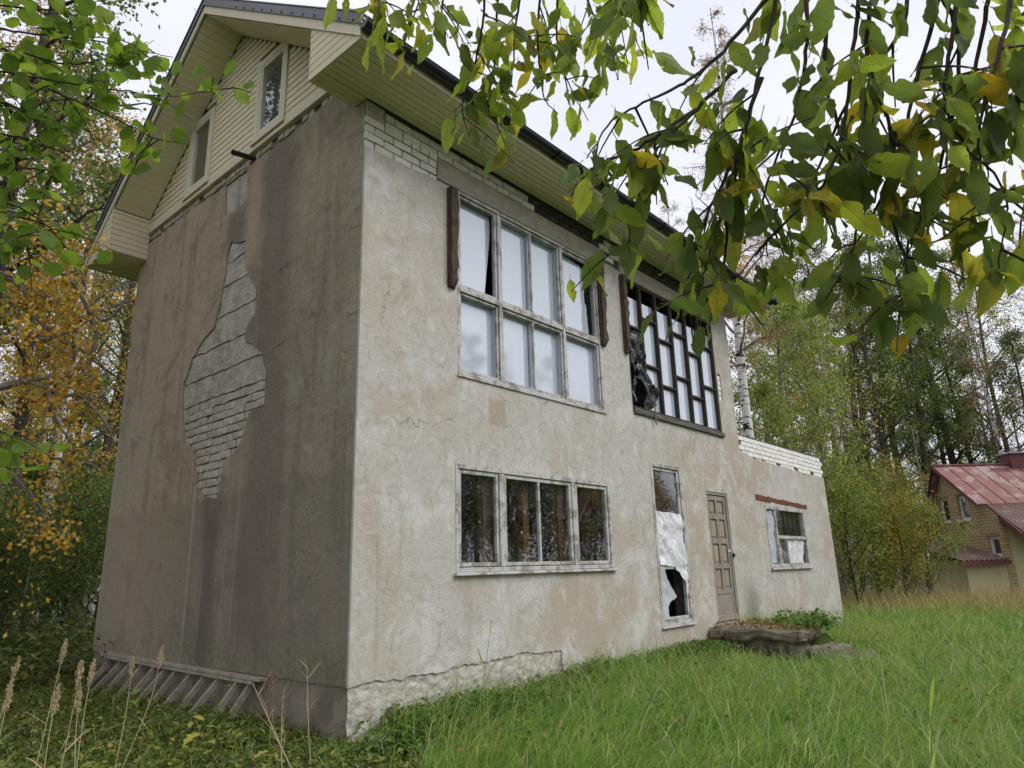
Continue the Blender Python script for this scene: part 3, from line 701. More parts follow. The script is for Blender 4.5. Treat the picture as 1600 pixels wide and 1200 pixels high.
        while x < XR:
            P = [(x, gy+0.074*math.cos(math.pi*k/8), gz-0.074*math.sin(math.pi*k/8)) for k in range(9)]
            bm = bmesh.new()
            for a, b in zip(P[:-1], P[1:]): bar(bm, a, b, 0.03, 0.008, (1, 0, 0))
            put('gutter_bracket', bm_mesh('gutter_bracket', bm, M['gutter']), gt); x += 0.9
        bm = bmesh.new(); V, Q = tubes([([(XL-0.03, gy-0.068*side, gz+0.004), (XR+0.03, gy-0.068*side, gz+0.004)], [0.009, 0.009])], 6)
        put('gutter_bead', mesh_np('gutter_bead', V, Q, None, M['gutter']), gt); bm.free()
    box('ridge_cap', (XL-0.03, YR-0.09, zroof(YR)+0.03), (XR+0.03, YR+0.09, zroof(YR)+0.075), M['metal_dark'], house, bev=0.02)
    # far gable end, plain
    V = [(W+0.002, 0.0, 6.0), (W+0.002, D, 6.0), (W+0.002, D, zu(D)), (W+0.002, YR, zu(YR)), (W+0.002, 0.0, zu(0))]
    put('far_gable', mesh('far_gable', V, [(0, 1, 2, 3, 4)], M['siding']), house)
build_gable_and_roof()

# ---- windows and doors
def ragged_frame(name, par, x0, x1, z0, z1, w, y0, y1, mat, wl=None):
    wl = wl or w
    for lo, hi in (((x0, y0, z0), (x0+wl, y1, z1)), ((x1-wl, y0, z0), (x1, y1, z1)), ((x0+wl+.001, y0, z1-w), (x1-wl-.001, y1, z1)), ((x0+wl+.001, y0, z0), (x1-wl-.001, y1, z0+w))):
        box(name, lo, hi, mat, par, bev=0.005, jit=0.0015)
def flat_poly(name, pts, y, mat, par, t=0.003):
    n = len(pts); V = [(x, y, z) for x, z in pts]+[(x, y+t, z) for x, z in pts]
    return put(name, mesh(name, V, [tuple(range(n)), tuple(range(2*n-1, n-1, -1))]+[(i, n+i, n+(i+1) % n, (i+1) % n) for i in range(n)], mat), par)
def crumple(name, pts, y, amp, mat, par, step=0.045, freq=5, seed=0):
    """a hanging plastic sheet cut to an outline, creased"""
    xs = [p[0] for p in pts]; zs = [p[1] for p in pts]
    out = jag(pts, step, 0.008, True); P = [Vector(p) for p in out]; nb = len(P); E = [(i, (i+1) % nb) for i in range(nb)]
    r = random.Random(seed)
    x = min(xs)
    while x < max(xs):
        z = min(zs)
        while z < max(zs):
            q = (x+r.uniform(-.3, .3)*step, z+r.uniform(-.3, .3)*step)
            if inside(q, out): P.append(Vector(q))
            z += step
        x += step
    Vv, Ee, Ff, *_ = delaunay_2d_cdt(P, E, [], 0, 1e-5)
    keep = [tuple(f) for f in Ff if inside((sum(Vv[i][0] for i in f)/3, sum(Vv[i][1] for i in f)/3), out)]
    V3 = []
    for v in Vv:
        n1 = mnoise.noise(Vector((v[0]*freq*1.7+seed, seed*3.1, v[1]*freq*0.8))); n2 = abs(mnoise.noise(Vector((v[0]*freq*3+v[1]*freq*2, seed, v[1]*freq))))
        V3.append((v[0], y+amp*(n1*0.7+n2*1.1), v[1]))
    return put(name, mesh(name, V3, keep, mat, True), par)

def upper_window():
    w = empty('window'); w.parent = house; x0, x1, z0, z1 = 1.37, 4.35, 3.14, 5.5
    ragged_frame('frame', w, x0+.002, x1-.002, z0+.002, z1-.002, 0.042, -0.004, 0.12, M['white_paint'])
    mul = [2.13, 3.45]; tr = (4.17, 4.24)
    for xm in mul: box('mullion', (xm-0.028, -0.002, z0+0.045), (xm+0.028, 0.118, z1-0.045), M['white_paint'], w, bev=0.005)
    cells = [(x0+0.045, mul[0]-0.029), (mul[0]+0.029, mul[1]-0.029), (mul[1]+0.029, x1-0.045)]
    rows = [(z0+0.045, tr[0]-0.001), (tr[1]+0.001, z1-0.045)]
    for a, b in cells: box('transom', (a+.001, -0.005, tr[0]), (b-.001, 0.117, tr[1]), M['white_paint'], w, bev=0.005)
    for i, (a, b) in enumerate(cells):
        for j, (c, d) in enumerate(rows):
            s = 0.03
            ragged_frame('sash', w, a+.006, b-.006, c+.006, d-.006, s, 0.018, 0.062, M['white_paint'])
            spans = [(a+s, b-s)]
            if i == 1:
                xm = 2.79; box('muntin', (xm-0.014, 0.02, c+s+.001), (xm+0.016, 0.06, d-s-.001), M['white_paint'], w, bev=0.004); spans = [(a+s, xm-.017), (xm+.017, b-s)]
            for p, q in spans:
                lo, hi = c+s, d-s; yb = 0.108
                if (i, j) == (0, 1): pts = [(p-.04, lo-.03), (q-0.13, lo-.03), (q+0.0, hi-0.25), (q-.01, hi+.03), (p-.04, hi+.03)]
                elif (i, j) == (2, 1): pts = [(p-.04, lo-.03)]+jag([(q-0.06, lo-.03), (q-0.09, lo+0.25), (q-.10, lo+0.5), (q-0.14, lo+.55), (q-0.13, hi-.12), (q-0.2, hi-.03), (p+0.2, hi+.0), (p, hi+.02)], 0.06, 0.012)+[(p-.04, hi+.03)]
                else: pts = [(p-.04, lo-.03), (q+.04, lo-.03), (q+.04, hi+.03), (p-.04, hi+.03)]
                flat_poly('pane', pts, yb, M['pane_white'], w)
                # pale reveal between glass and sheeting
                if (i, j) not in ((0, 1), (2, 1)):
                    box('reveal', (q+.001, 0.065, lo), (q+.006, yb-.002, hi), M['reveal'], w); box('reveal', (p, 0.065, hi+.001), (q, yb-.002, hi+.006), M['reveal'], w)
    box('sill', (x0-0.01, -0.022, z0-0.03), (x1+0.01, 0.03, z0-0.001), M['white_paint'], w, bev=0.006)
upper_window()

def dark_window():
    w = empty('window'); w.parent = house; x0, x1, z0, z1 = 5.12, 8.26, 3.27, 5.52
    ragged_frame('frame', w, x0+.002, x1-.002, z0+.06, z1-.002, 0.05, 0.005, 0.12, M['black_wood'])
    box('sill', (x0+0.02, -0.045, z0-0.03), (x1+0.03, 0.03, z0+0.058), M['sill_wood'], w, bev=0.012, jit=0.006)
    vx = [5.62, 6.12, 6.64, 7.17, 7.68]; edges = [x0+.052]+vx+[x1-.052]
    for xm in vx: box('mullion', (xm-0.026, 0.0, z0+0.112), (xm+0.026, 0.068, z1-0.055), M['black_wood'], w, bev=0.006, jit=0.003)
    hz = [[4.71, 3.86], [4.95, 4.14], [4.70, 3.88], [4.95, 4.14], [4.70, 3.88], [4.95, 4.16]]
    for k in range(6):
        a, b = edges[k]+(0.029 if k else 0), edges[k+1]-(0.029 if k < 5 else 0)
        for h in hz[k]: box('rail', (a+.001, 0.008, h-0.020), (b-.001, 0.068, h+0.020), M['black_wood'], w, bev=0.005)
        zz = [z0+.112]+sorted(hz[k])+[z1-.053]
        for c, d in zip(zz[:-1], zz[1:]):
            if k == 0 and c < 4.6: continue
            top = d-0.02-(0.2 if d > 5.3 else 0)
            flat_poly('pane', [(a-.028, c), (b+.028, c), (b+.028, top), (a-.028, top)], 0.07, M['pane_white'], w)
    # torn black film blown out of the left column
    crumple('torn_film', [(5.17, 4.66), (5.50, 4.62), (5.62, 4.3), (5.60, 4.05), (5.74, 3.82), (5.98, 3.75), (5.90, 3.50), (5.62, 3.36), (5.45, 3.36), (5.52, 3.62), (5.40, 3.9), (5.36, 4.2), (5.28, 3.9), (5.22, 3.42), (5.17, 3.42)], -0.03, 0.09, M['film_black'], w, 0.05, 4, 3)
    box('loose_lath', (5.70, -0.055, 3.13), (5.735, -0.046, 3.62), M['sill_wood'], w)
dark_window()

def lower_window():
    w = empty('window'); w.parent = house; x0, x1, z0, z1 = 1.32, 4.33, 0.95, 2.11
    ragged_frame('frame', w, x0+.002, x1-.002, z0+.002, z1-.002, 0.05, -0.006, 0.11, M['white_paint'])
    mul = [2.075, 3.485]
    for xm in mul: box('mullion', (xm-0.042, -0.004, z0+0.053), (xm+0.042, 0.108, z1-0.053), M['white_paint'], w, bev=0.005)
    for i, (a, b) in enumerate([(x0+.053, mul[0]-.043), (mul[0]+.043, mul[1]-.043), (mul[1]+.043, x1-.053)]):
        s = 0.042; ragged_frame('sash', w, a+.006, b-.006, z0+.059, z1-.059, s, 0.012, 0.06, M['white_paint']); spans = [(a+s, b-s)]
        if i == 1: xm = 2.775; box('muntin', (xm-0.018, 0.014, z0+.055+s+.001), (xm+0.018, 0.058, z1-.055-s-.001), M['white_paint'], w, bev=0.004); spans = [(a+s, xm-.019), (xm+.019, b-s)]
        for p, q in spans: box('pane', (p+.001, 0.04, z0+.055+s+.001), (q-.001, 0.044, z1-.055-s-.001), M['glass'], w)
    box('sill', (x0-0.03, -0.05, z0-0.032), (x1+0.02, 0.03, z0-0.001), M['white_paint'], w, bev=0.006, jit=0.003)
    for x in (1.90, 2.60, 3.30): box('inner_stud', (x, 0.14, 0.97), (x+0.11, 0.26, 2.09), M['stud'], w)
    bar_obj('inner_brace', (3.3, 0.32, 0.9), (4.5, 0.34, 2.2), 0.10, 0.05, M['stud'], w)
    box('inner_post', (2.02, 0.9, 0.04), (2.07, 0.95, 1.7), M['trim'], w)
lower_window()

def side_window():
    w = empty('window'); w.parent = house; x0, x1, z0, z1 = 5.49, 6.48, 0.10, 2.53
    ragged_frame('frame', w, x0+.002, x1-.002, z0+.002, z1-.002, 0.06, -0.008, 0.10, M['white_paint'], 0.07)
    ragged_frame('sash', w, x0+.075, x1-.075, z0+.065, z1-.065, 0.05, 0.015, 0.07, M['white_paint'])
    for z in (1.70, 0.94): box('rail', (x0+.126, 0.016, z-.03), (x1-.126, 0.068, z+.03), M['white_paint'], w, bev=0.005)
    box('pane', (x0+.126, 0.04, 1.731), (x1-.126, 0.044, z1-.116), M['glass'], w)
    crumple('plastic_film', [(5.56, 1.78), (6.36, 1.76), (6.40, 1.2), (6.43, 0.62), (6.38, 0.50), (6.30, 0.72), (6.18, 0.84), (6.02, 0.95), (5.58, 0.98)], -0.012, 0.05, M['film'], w, 0.035, 5, 1)
    crumple('plastic_film', [(5.58, 0.96), (5.68, 0.96), (5.78, 0.78), (6.02, 0.50), (5.80, 0.42), (5.72, 0.36), (5.74, 0.2), (5.58, 0.19)], 0.0, 0.03, M['film_sheer'], w, 0.04, 3, 2)
    box('sill', (x0-0.02, -0.04, z0-0.03), (x1+0.02, 0.03, z0-0.001), M['white_paint'], w, bev=0.006)
    box('inner_stud', (6.25, 0.7, 0.04), (6.39, 0.84, 2.6), M['old_wood'], w)
side_window()

def front_door():
    d = empty('door'); d.parent = house; x0, x1, z0, z1 = 7.33, 8.16, 0.08, 2.2
    ragged_frame('frame', d, x0+.002, x1-.002, z0+.002, z1-.002, 0.05, 0.01, 0.12, M['door_wood'])
    a, b, c, e = x0+.055, x1-.055, z0+.03, z1-.055
    st = 0.075; xm = (a+b)/2
    for p, q in ((a, a+st), (b-st, b), (xm-.04, xm+.04)): box('stile', (p, 0.03, (c if p != xm-.04 else c+0.36)), (q, 0.075, e), M['door_wood'], d, bev=0.004)
    zr = [c+0.36, c+0.36+0.42, c+0.36+0.84, c+0.36+1.26, e-0.09]
    for k, z in enumerate(zr):
        for p, q in ((a+st, xm-.04), (xm+.04, b-st)): box('rail', (p+.001, 0.031, z), (q-.001, 0.074, z+0.085), M['door_wood'], d, bev=0.004)
    for k in range(4):
        for p, q in ((a+st, xm-.04), (xm+.04, b-st)):
            pl = box('panel', (p+.004, 0.058, zr[k]+.088), (q-.004, 0.07, zr[k+1]-.003), M['door_panel'], d)
            bm = bmesh.new(); bm_box(bm, (p+.03, 0.044, zr[k]+.118), (q-.03, 0.057, zr[k+1]-.033)); bmesh.ops.bevel(bm, geom=bm.edges[:], offset=0.01, segments=1, affect='EDGES')
            put('raised_field', bm_mesh('raised_field', bm, M['door_panel']), pl)
    box('kick_panel', (a+st+.002, 0.036, c), (b-st-.002, 0.07, c+0.355), M['door_wood'], d, bev=0.006)
    hs = box('hasp', (b-0.06, 0.02, 1.17), (b+0.07, 0.029, 1.21), M['upvc'], d, bev=0.003)
    pk = box('padlock', (b+0.03, -0.03, 1.08), (b+0.09, 0.006, 1.15), M['iron'], d, bev=0.008)
    tube_obj('shackle', [(b+0.04, -0.012, 1.145), (b+0.04, -0.012, 1.19), (b+0.06, -0.012, 1.21), (b+0.08, -0.012, 1.19), (b+0.08, -0.012, 1.145)], [0.006]*5, M['upvc'], pk, 6)
    box('threshold', (x0, -0.02, z0-0.04), (x1, 0.12, z0-0.002), M['door_wood'], d, bev=0.006)
front_door()

def annex_window():
    w = empty('window'); w.parent = house; x0, x1, z0, z1 = 9.83, 12.02, 0.87, 2.08
    ragged_frame('frame', w, x0+.002, x1-.002, z0+.002, z1-.002, 0.07, -0.008, 0.10, M['white_paint'])
    box('mullion', (10.33, -0.004, z0+.075), (10.39, 0.095, z1-.075), M['white_paint'], w, bev=0.005)
    box('mullion', (10.82, 0.0, z0+.075), (10.87, 0.09, 1.43), M['white_paint'], w, bev=0.005)
    box('rail', (10.392, 0.0, 1.432), (x1-.075, 0.09, 1.50), M['white_paint'], w, bev=0.005)
    for x in (10.86, 11.36): box('muntin', (x-.012, 0.02, 1.502), (x+.012, 0.06, z1-.075), M['black_wood'], w)
    for a, b, c, d in ((10.392, 10.847, 1.502, z1-.075), (10.873, 11.347, 1.502, z1-.075), (11.373, x1-.075, 1.502, z1-.075), (10.392, 10.818, z0+.075, 1.43)): box('pane', (a, 0.035, c), (b, 0.039, d), M['glass'], w)
    crumple('curtain', [(9.905, 0.95), (10.31, 0.96), (10.32, 2.0), (9.905, 2.0)], 0.035, 0.05, M['film_sheer'], w, 0.05, 5, 5)
    crumple('plastic_film', [(10.88, 0.95), (11.78, 0.95), (11.86, 1.42), (10.88, 1.425)], 0.03, 0.05, M['film'], w, 0.05, 4, 7)
    box('sill', (x0-0.02, -0.05, z0-0.045), (x1+0.03, 0.03, z0-0.001), M['white_paint'], w, bev=0.008, jit=0.004)
    # a yellow board with a column of dark signs stands behind the glass
    bd = box('lettered_board', (10.50, 0.11, 0.90), (10.78, 0.125, 1.43), M['board'], w)
    rr = random.Random(3)
    for k in range(5):
        zc = 0.98+0.095*k; bm = bmesh.new()
        g = [((-.05, .03), (.05, .035)), ((0, .04), (0, -.03)), ((-.05, -.03), (.05, -.02)), ((-.05, .01), (-.05, -.03)), ((.05, .03), (.03, -.02))]
        rr.shuffle(g)
        for (ax, az), (bx, bz) in g[:4]: bar(bm, (10.64+ax, 0.108, zc+az), (10.64+bx, 0.108, zc+bz), 0.014, 0.003, (0, 1, 0))
        put('painted_sign', bm_mesh('painted_sign', bm, M['iron']), bd)
    rb = jag([(9.45, 2.27), (12.26, 2.19)], 0.05, 0.014)+jag([(12.26, 2.11), (9.45, 2.17)], 0.05, 0.022)
    flat_poly('rusty_lintel_bar', rb, -0.012, M['rust'], house, 0.011)
M['board'] = m_paint('yellow_board', (0.52, 0.50, 0.30), 0.7)
annex_window()

def loose_boards():
    for pts, w in (([(1.27, 4.16), (1.27, 5.45)], 0.125), ([(4.39, 4.16), (4.39, 5.49)], 0.12), ([(5.04, 4.19), (5.04, 5.5)], 0.115)):
        (xa, za), (xb, zb) = pts; rr = random.Random(int(xa*100)); n = 14; V = []
        for k in range(n+1):
            z = za+(zb-za)*k/n; n1, n2 = rr.uniform(-.014, .014), rr.uniform(-.02, .02)
            tp = 0.6 if k == 0 else 1
            V += [(xa-w/2+0.002*n1, -0.002, z), (xa-w/2*tp, -0.085*tp+n1, z), (xa+w/2*tp-abs(n2)*1.5, -0.085*tp-n1, z), (xa+w/2, -0.002, z)]
        F = [(4*k+i, 4*k+(i+1) % 4, 4*k+4+(i+1) % 4, 4*k+4+i) for k in range(n) for i in range(4)]+[(3, 2, 1, 0), (4*n, 4*n+1, 4*n+2, 4*n+3)]
        o = put('shutter_post', mesh('shutter_post', V, F, M['old_wood']), house)
loose_boards()

# ------------------------------------------------------------------ stone steps at the door
def rock(name, lo, hi, mat, parent, seed, amp=0.05, cuts=6, round_=0.25):
    bm = bmesh.new(); bm_box(bm, lo, hi)
    bmesh.ops.bevel(bm, geom=bm.edges[:], offset=min(hi[i]-lo[i] for i in range(3))*round_, segments=1, affect='EDGES')
    bmesh.ops.triangulate(bm, faces=bm.faces[:]); bmesh.ops.subdivide_edges(bm, edges=bm.edges[:], cuts=6, use_grid_fill=True)
    for v in bm.verts:
        q = v.co*2.3+Vector((seed*7.3, 0, 0)); d = mnoise.noise_vector(q)*amp + mnoise.noise_vector(q*3.7)*amp*0.55 + mnoise.noise_vector(q*10)*amp*0.3
        v.co += d
    return put(name, bm_mesh(name, bm, mat), parent)
def steps():
    s = tag(empty('stone_steps', (0, 0, 0)), 'rough mossy stone steps piled before the wooden door', 'steps')
    rock('slab', (6.80, -1.50, -0.145), (7.75, -0.33, -0.005), M['stone'], s, 1, 0.07, round_=0.2)
    rock('slab', (6.88, -1.38, -0.25), (7.7, -0.28, -0.15), M['stone'], s, 12, 0.06, round_=0.2)
    rock('slab', (7.7, -1.2, -0.24), (8.5, -0.33, -0.06), M['stone'], s, 9, 0.06, round_=0.3)
    rock('stone', (6.86, -0.31, -0.2), (7.3, -0.02, 0.0), M['stone'], s, 2, 0.03)
    rock('stone', (7.3, -0.32, -0.2), (8.7, -0.02, 0.0), M['stone'], s, 3, 0.03)
    r = random.Random(4); y = -0.02; k = 4
    while y > -1.4:
        w = r.uniform(0.22, 0.45); h = r.uniform(0.26, 0.36)
        rock('stone', (6.80+r.uniform(0, .08), max(y-w, -1.45), -0.62), (7.4, y-0.01, -0.5+h), M['stone'], s, k, 0.04); y -= w; k += 1
    rock('stone', (6.95, -1.88, -0.6), (7.9, -1.52, -0.24), M['stone'], s, 20, 0.06, round_=0.15)
    rock('stone', (7.15, -2.2, -0.62), (7.9, -1.9, -0.37), M['stone'], s, 21, 0.05, round_=0.15)
    rock('fill', (7.3, -1.45, -0.7), (8.6, -0.05, -0.18), M['ground'], s, 23, 0.02)
    # one fallen lump of plaster at the corner of the house
    lm = rock('rubble_lump', (0.12, -0.42, -0.56), (0.62, -0.12, -0.36), M['rubble'], None, 30, 0.04)
    tag(lm, 'pale lump of fallen masonry in the weeds at the house corner', 'rubble')
steps()

def slatted_rack():
    r = tag(empty('slatted_rack', (0, 0, 0)), 'weathered wooden slats leaning under a ledge along the dark side wall', 'rack')
    bar_obj('rail', (-0.03, 1.36, -0.03), (-0.02, 5.72, 0.0), 0.11, 0.035, M['slat'], r, bev=0.004)
    bar_obj('rail', (-0.065, 1.5, -0.065), (-0.06, 5.6, -0.035), 0.04, 0.03, M['slat'], r)
    rr = random.Random(2)
    for k in range(12):
        y = 1.55+k*0.345+rr.uniform(-.05, .05)
        bar_obj('slat', (-0.02, y, -0.075), (-0.44+rr.uniform(-.05, .05), y+rr.uniform(-.03, .03), -0.55), 0.06, 0.03, M['slat'], r, (0, 1, 0))
slatted_rack()

# ------------------------------------------------------------------ neighbour's house
def neighbour():
    M['n_brick'] = None
    t = NT('yellow_brickwork'); c = t.coord()
    br = t.node('ShaderNodeTexBrick'); t.set(br.inputs['Vector'], t.node('ShaderNodeTexCoord').outputs['UV'])
    br.inputs['Color1'].default_value = (0.50, 0.38, 0.20, 1); br.inputs['Color2'].default_value = (0.40, 0.29, 0.15, 1); br.inputs['Mortar'].default_value = (0.22, 0.18, 0.12, 1)
    br.inputs['Scale'].default_value = 1.0; br.inputs['Brick Width'].default_value = 0.27; br.inputs['Row Height'].default_value = 0.12; br.inputs['Mortar Size'].default_value = 0.016
    M['n_brick'] = t.done(t.bsdf(br.outputs[0], 0.9, normal=t.bump(br.outputs['Fac'], -0.6, 0.02)))
    M['n_plaster'] = m_paint('yellow_render', (0.56, 0.50, 0.30), 0.9, (0.42, 0.36, 0.22), 0.62, (1, 1, 0.5), 1.3)
    M['n_roof'] = m_paint('red_roof_paint', (0.235, 0.10, 0.088), 0.6, (0.31, 0.225, 0.21), 0.54, (1, 1, 1), 1.6, 0.1)
    M['n_roof2'] = m_paint('brown_corrugated', (0.17, 0.10, 0.085), 0.6, (0.24, 0.2, 0.17), 0.6, (1, 1, 1), 2.5)
    M['n_trim'] = m_paint('maroon_trim', (0.13, 0.04, 0.045), 0.6)
    M['n_grey'] = m_paint('grey_pipe', (0.30, 0.31, 0.32), 0.4)
    v = ray(1467.7, 729); k = 36/np.hypot(v[0], v[1]); P = CAM+v*k; ZR = P[2]
    fwd = np.array([v[0], v[1]])/np.hypot(v[0], v[1]); rgt = np.array([fwd[1], -fwd[0]])
    u = 0.845*rgt+0.535*fwd; n = 0.535*rgt-0.845*fwd               # along the ridge; out of the near slope
    h = tag(empty('neighbour_house', (P[0], P[1], -0.75)), 'yellow brick cottage with red metal roof beyond the meadow', 'house')
    h.matrix_world = Matrix(((u[0], n[0], 0, P[0]), (u[1], n[1], 0, P[1]), (0, 0, 1, -0.75), (0, 0, 0, 1)))
    zr = ZR+0.75                                                    # ridge height over ground; local x along ridge, y out of near slope
    ef, zf = 3.1, zr-2.35; eb, zb = -1.75, zr-3.5
    def poly(name, V, mat, par=h, uv=False):
        me = mesh(name, V, [tuple(range(len(V)))], mat)
        if uv:
            l = me.uv_layers.new()
            for i, lp in enumerate(me.loops): co = me.vertices[lp.vertex_index].co; l.data[i].uv = (co.y, co.z)
        return put(name, me, par)
    # gable wall as a slab
    gp = [(0.15, -0.3), (ef-0.1, -0.3), (ef-0.1, zf), (0, zr-0.12), (eb+0.1, zb), (eb+0.1, -0.3)]
    gp = [(ef-0.1, -0.3), (ef-0.1, zf), (0, zr-0.12), (eb+0.1, zb), (eb+0.1, -0.3)]
    wz = zr-2.4
    wins = [rect(-0.55, 0.1, wz, wz+1.0), rect(0.75, 1.4, wz, wz+1.0), rect(2.2, 2.85, 1.75, 2.5)]
    g = sheet('gable_wall', gp, wins, lambda a, b, d: (d, a, b), 0.0, 0.3, M['n_brick'], h)
    l = g.data.uv_layers.new()
    for i, lp in enumerate(g.data.loops): co = g.data.vertices[lp.vertex_index].co; l.data[i].uv = (co.y, co.z)
    for r_ in wins:
        w = empty('window'); w.parent = h; (a, c), (b, d) = r_[0], r_[2]
        for lo, hi in (((0.10, a, c), (0.18, a+.09, d)), ((0.10, b-.09, c), (0.18, b, d)), ((0.10, a+.091, d-.09), (0.18, b-.091, d)), ((0.10, a+.091, c), (0.18, b-.091, c+.09))): box('frame', lo, hi, M['upvc'], w)
        box('pane', (0.13, a+.091, c+.091), (0.135, b-.091, d-.091), M['glass'], w); box('inner_dark', (0.28, a, c), (0.295, b, d), M['interior'], w)
        box('sill', (-0.06, a-.05, c-.06), (0.12, b+.05, c-.002), M['upvc'], w); box('lintel', (-0.02, a-.08, d+.002), (0.02, b+.08, d+.10), M['n_brick'], w)
    L = 9.0
    box('front_wall', (0.31, ef-0.42, -0.3), (L, ef-0.1, zf-0.05), M['n_plaster'], h); box('rear_wall', (0.31, eb+.1, -0.3), (L, eb+.4, zb-0.05), M['n_plaster'], h)
    box('front_bay', (2.9, ef-0.09, -0.3), (L, ef+0.25, zf-0.35), M['n_plaster'], h)
    # roof: near slope panel by panel with standing seams
    def slope(name, xa, xb, ya, za, yb, zb_, t, mat, par=h):
        V = [(x, y, z+dz) for x in (xa, xb) for y, z in ((ya, za), (yb, zb_)) for dz in (0, t)]
        return put(name, mesh(name, V, [(0, 1, 3, 2), (4, 6, 7, 5), (0, 4, 5, 1), (2, 3, 7, 6), (0, 2, 6, 4), (1, 5, 7, 3)], mat), par)
    rf = empty('roof'); rf.parent = h; x = -0.35
    ym, zm = ef*0.80, zr-2.35*0.80
    while x < L:
        slope('roof_panel', x+.01, x+0.60, 0, zr, ym, zm, 0.03, M['n_roof'], rf); slope('roof_seam', x-.012, x+.012, 0, zr+.028, ym, zm+.028, 0.035, M['n_roof'], rf); x += 0.61
    slope('roof_panel', -0.35, L, 0, zr-.001, eb, zb, 0.03, M['n_roof'], rf)
    slope('barge_board', -0.40, -0.33, 0.0, zr-.12, eb-.1, zb-.30, 0.16, M['iron'], rf); slope('barge_board', -0.39, -0.34, 0, zr-.10, ym, zm-.10, 0.10, M['n_trim'], rf)
    box('ridge_cap', (-0.38, -0.1, zr+.02), (L, 0.1, zr+.08), M['n_roof'], rf)
    bar_obj('snow_rail', (1.9, 0.5, zr-.24), (L, 0.5, zr-.24), 0.05, 0.05, M['n_trim'], rf)
    # corrugated skirt roof along the eave
    def corrug(name, xa, xb, ya, za, yb, zb_, mat, par, pitch=0.18, along='x', amp=0.03):
        n = int((xb-xa)/pitch*6); V = []
        for i in range(n+1):
            x = xa+(xb-xa)*i/n; dz = amp*math.sin(2*math.pi*(x-xa)/pitch)
            for j in range(4): V.append((x, ya+(yb-ya)*j/3, za+(zb_-za)*j/3+dz))
        o = put(name, mesh(name, V, [(i*4+j, i*4+j+1, i*4+j+5, i*4+j+4) for i in range(n) for j in range(3)], mat, True), par)
        md = o.modifiers.new('thick', 'SOLIDIFY'); md.thickness = 0.02; return o
    corrug('skirt_roof', 0.1, L, ym-.1, zm+.05, ef+1.0, zf-0.72, M['n_roof2'], rf)
    box('fascia', (0.05, ef+0.96, zf-0.98), (L, ef+1.02, zf-0.78), M['n_trim'], rf)
    slope('skirt_edge', 0.02, 0.09, ym-.1, zm-.1, ef+1.02, zf-0.95, 0.2, M['n_trim'], rf)
    ch = box('chimney', (3.0, -0.4, zr-.5), (3.85, 0.35, zr+.45), M['n_trim'], h); box('chimney_cap', (2.92, -0.48, zr+.452), (3.93, 0.43, zr+.52), M['n_grey'], ch)
    tube_obj('flue', [(3.4, 0, zr+.52), (3.4, 0, zr+.75)], [0.1, 0.1], M['n_grey'], ch, 8)
    # lean-to shed against the gable
    sh = empty('lean_to'); sh.parent = h
    box('wall', (-1.6, 0.6, -0.3), (-0.02, 3.0, 1.60), M['n_plaster'], sh); box('side_boards', (-1.55, -0.7, -0.3), (-0.02, 0.59, 1.7), M['slat'], sh)
    nx = 70; V = []
    for i in range(nx+1):
        x = -1.95+1.93*i/nx; dz = 0.03*math.sin(2*math.pi*(x+1.95)/0.19)
        for j in range(4): V.append((x, -1.2+4.5*j/3, 2.62-1.0*j/3+dz))
    o = put('shed_roof', mesh('shed_roof', V, [(i*4+j, i*4+4+j, i*4+j+5, i*4+j+1) for i in range(nx) for j in range(3)], M['n_roof2'], True), sh)
    o.modifiers.new('thick', 'SOLIDIFY').thickness = 0.02
    box('fascia', (-1.98, 3.26, 1.42), (-0.02, 3.32, 1.58), M['n_trim'], sh)
    bar_obj('post', (-1.7, 0.35, -0.3), (-1.7, 0.35, 1.7), 0.13, 0.13, M['n_grey'], sh); bar_obj('post', (-1.7, -0.75, -0.3), (-1.7, -0.75, 1.7), 0.13, 0.13, M['n_grey'], sh)
    P_ = [(2.7, ef+0.85, zf-0.9), (2.7, ef+0.85, zf-1.15), (2.8, ef+0.33, zf-1.5), (2.8, ef+0.33, -0.2)]
    tube_obj('downpipe', P_, [0.06]*4, M['n_grey'], h, 8)
    return P, u, n
neighbour()
mast = tube_obj('thin_mast', [(*polar(79.2, 34), -0.7), (*polar(79.2, 34), 6.5)], [0.025, 0.012], M['n_grey'], None, 6)
tag(mast, 'thin pale mast standing beside the cottage gable', 'mast')

# ------------------------------------------------------------------ trees
M['bark_dark'] = m_bark('dark_bark', (0.045, 0.038, 0.030), (0.10, 0.085, 0.07)); M['bark_birch'] = m_bark('birch_bark', (0.62, 0.60, 0.56), (0.74, 0.72, 0.69), True)
M['bark_grey'] = m_bark('grey_bark', (0.13, 0.115, 0.10), (0.25, 0.23, 0.20)); M['twig'] = m_bark('red_twig', (0.16, 0.11, 0.09), (0.27, 0.20, 0.165))
M['leaf_green'] = m_leaf('green_leaf', [(0, (0.075, 0.12, 0.035)), (0.5, (0.135, 0.195, 0.05)), (0.85, (0.20, 0.25, 0.065)), (1, (0.33, 0.29, 0.06))])
M['leaf_bright'] = m_leaf('bright_green_leaf', [(0, (0.13, 0.19, 0.05)), (0.55, (0.235, 0.305, 0.07)), (0.85, (0.35, 0.38, 0.09)), (1, (0.52, 0.40, 0.07))])
M['leaf_dark'] = m_leaf('dark_green_leaf', [(0, (0.055, 0.09, 0.035)), (0.6, (0.10, 0.155, 0.05)), (1, (0.18, 0.21, 0.06))])
M['leaf_orange'] = m_leaf('orange_leaf', [(0, (0.46, 0.22, 0.03)), (0.4, (0.60, 0.35, 0.045)), (0.8, (0.66, 0.45, 0.08)), (1, (0.28, 0.27, 0.06))])
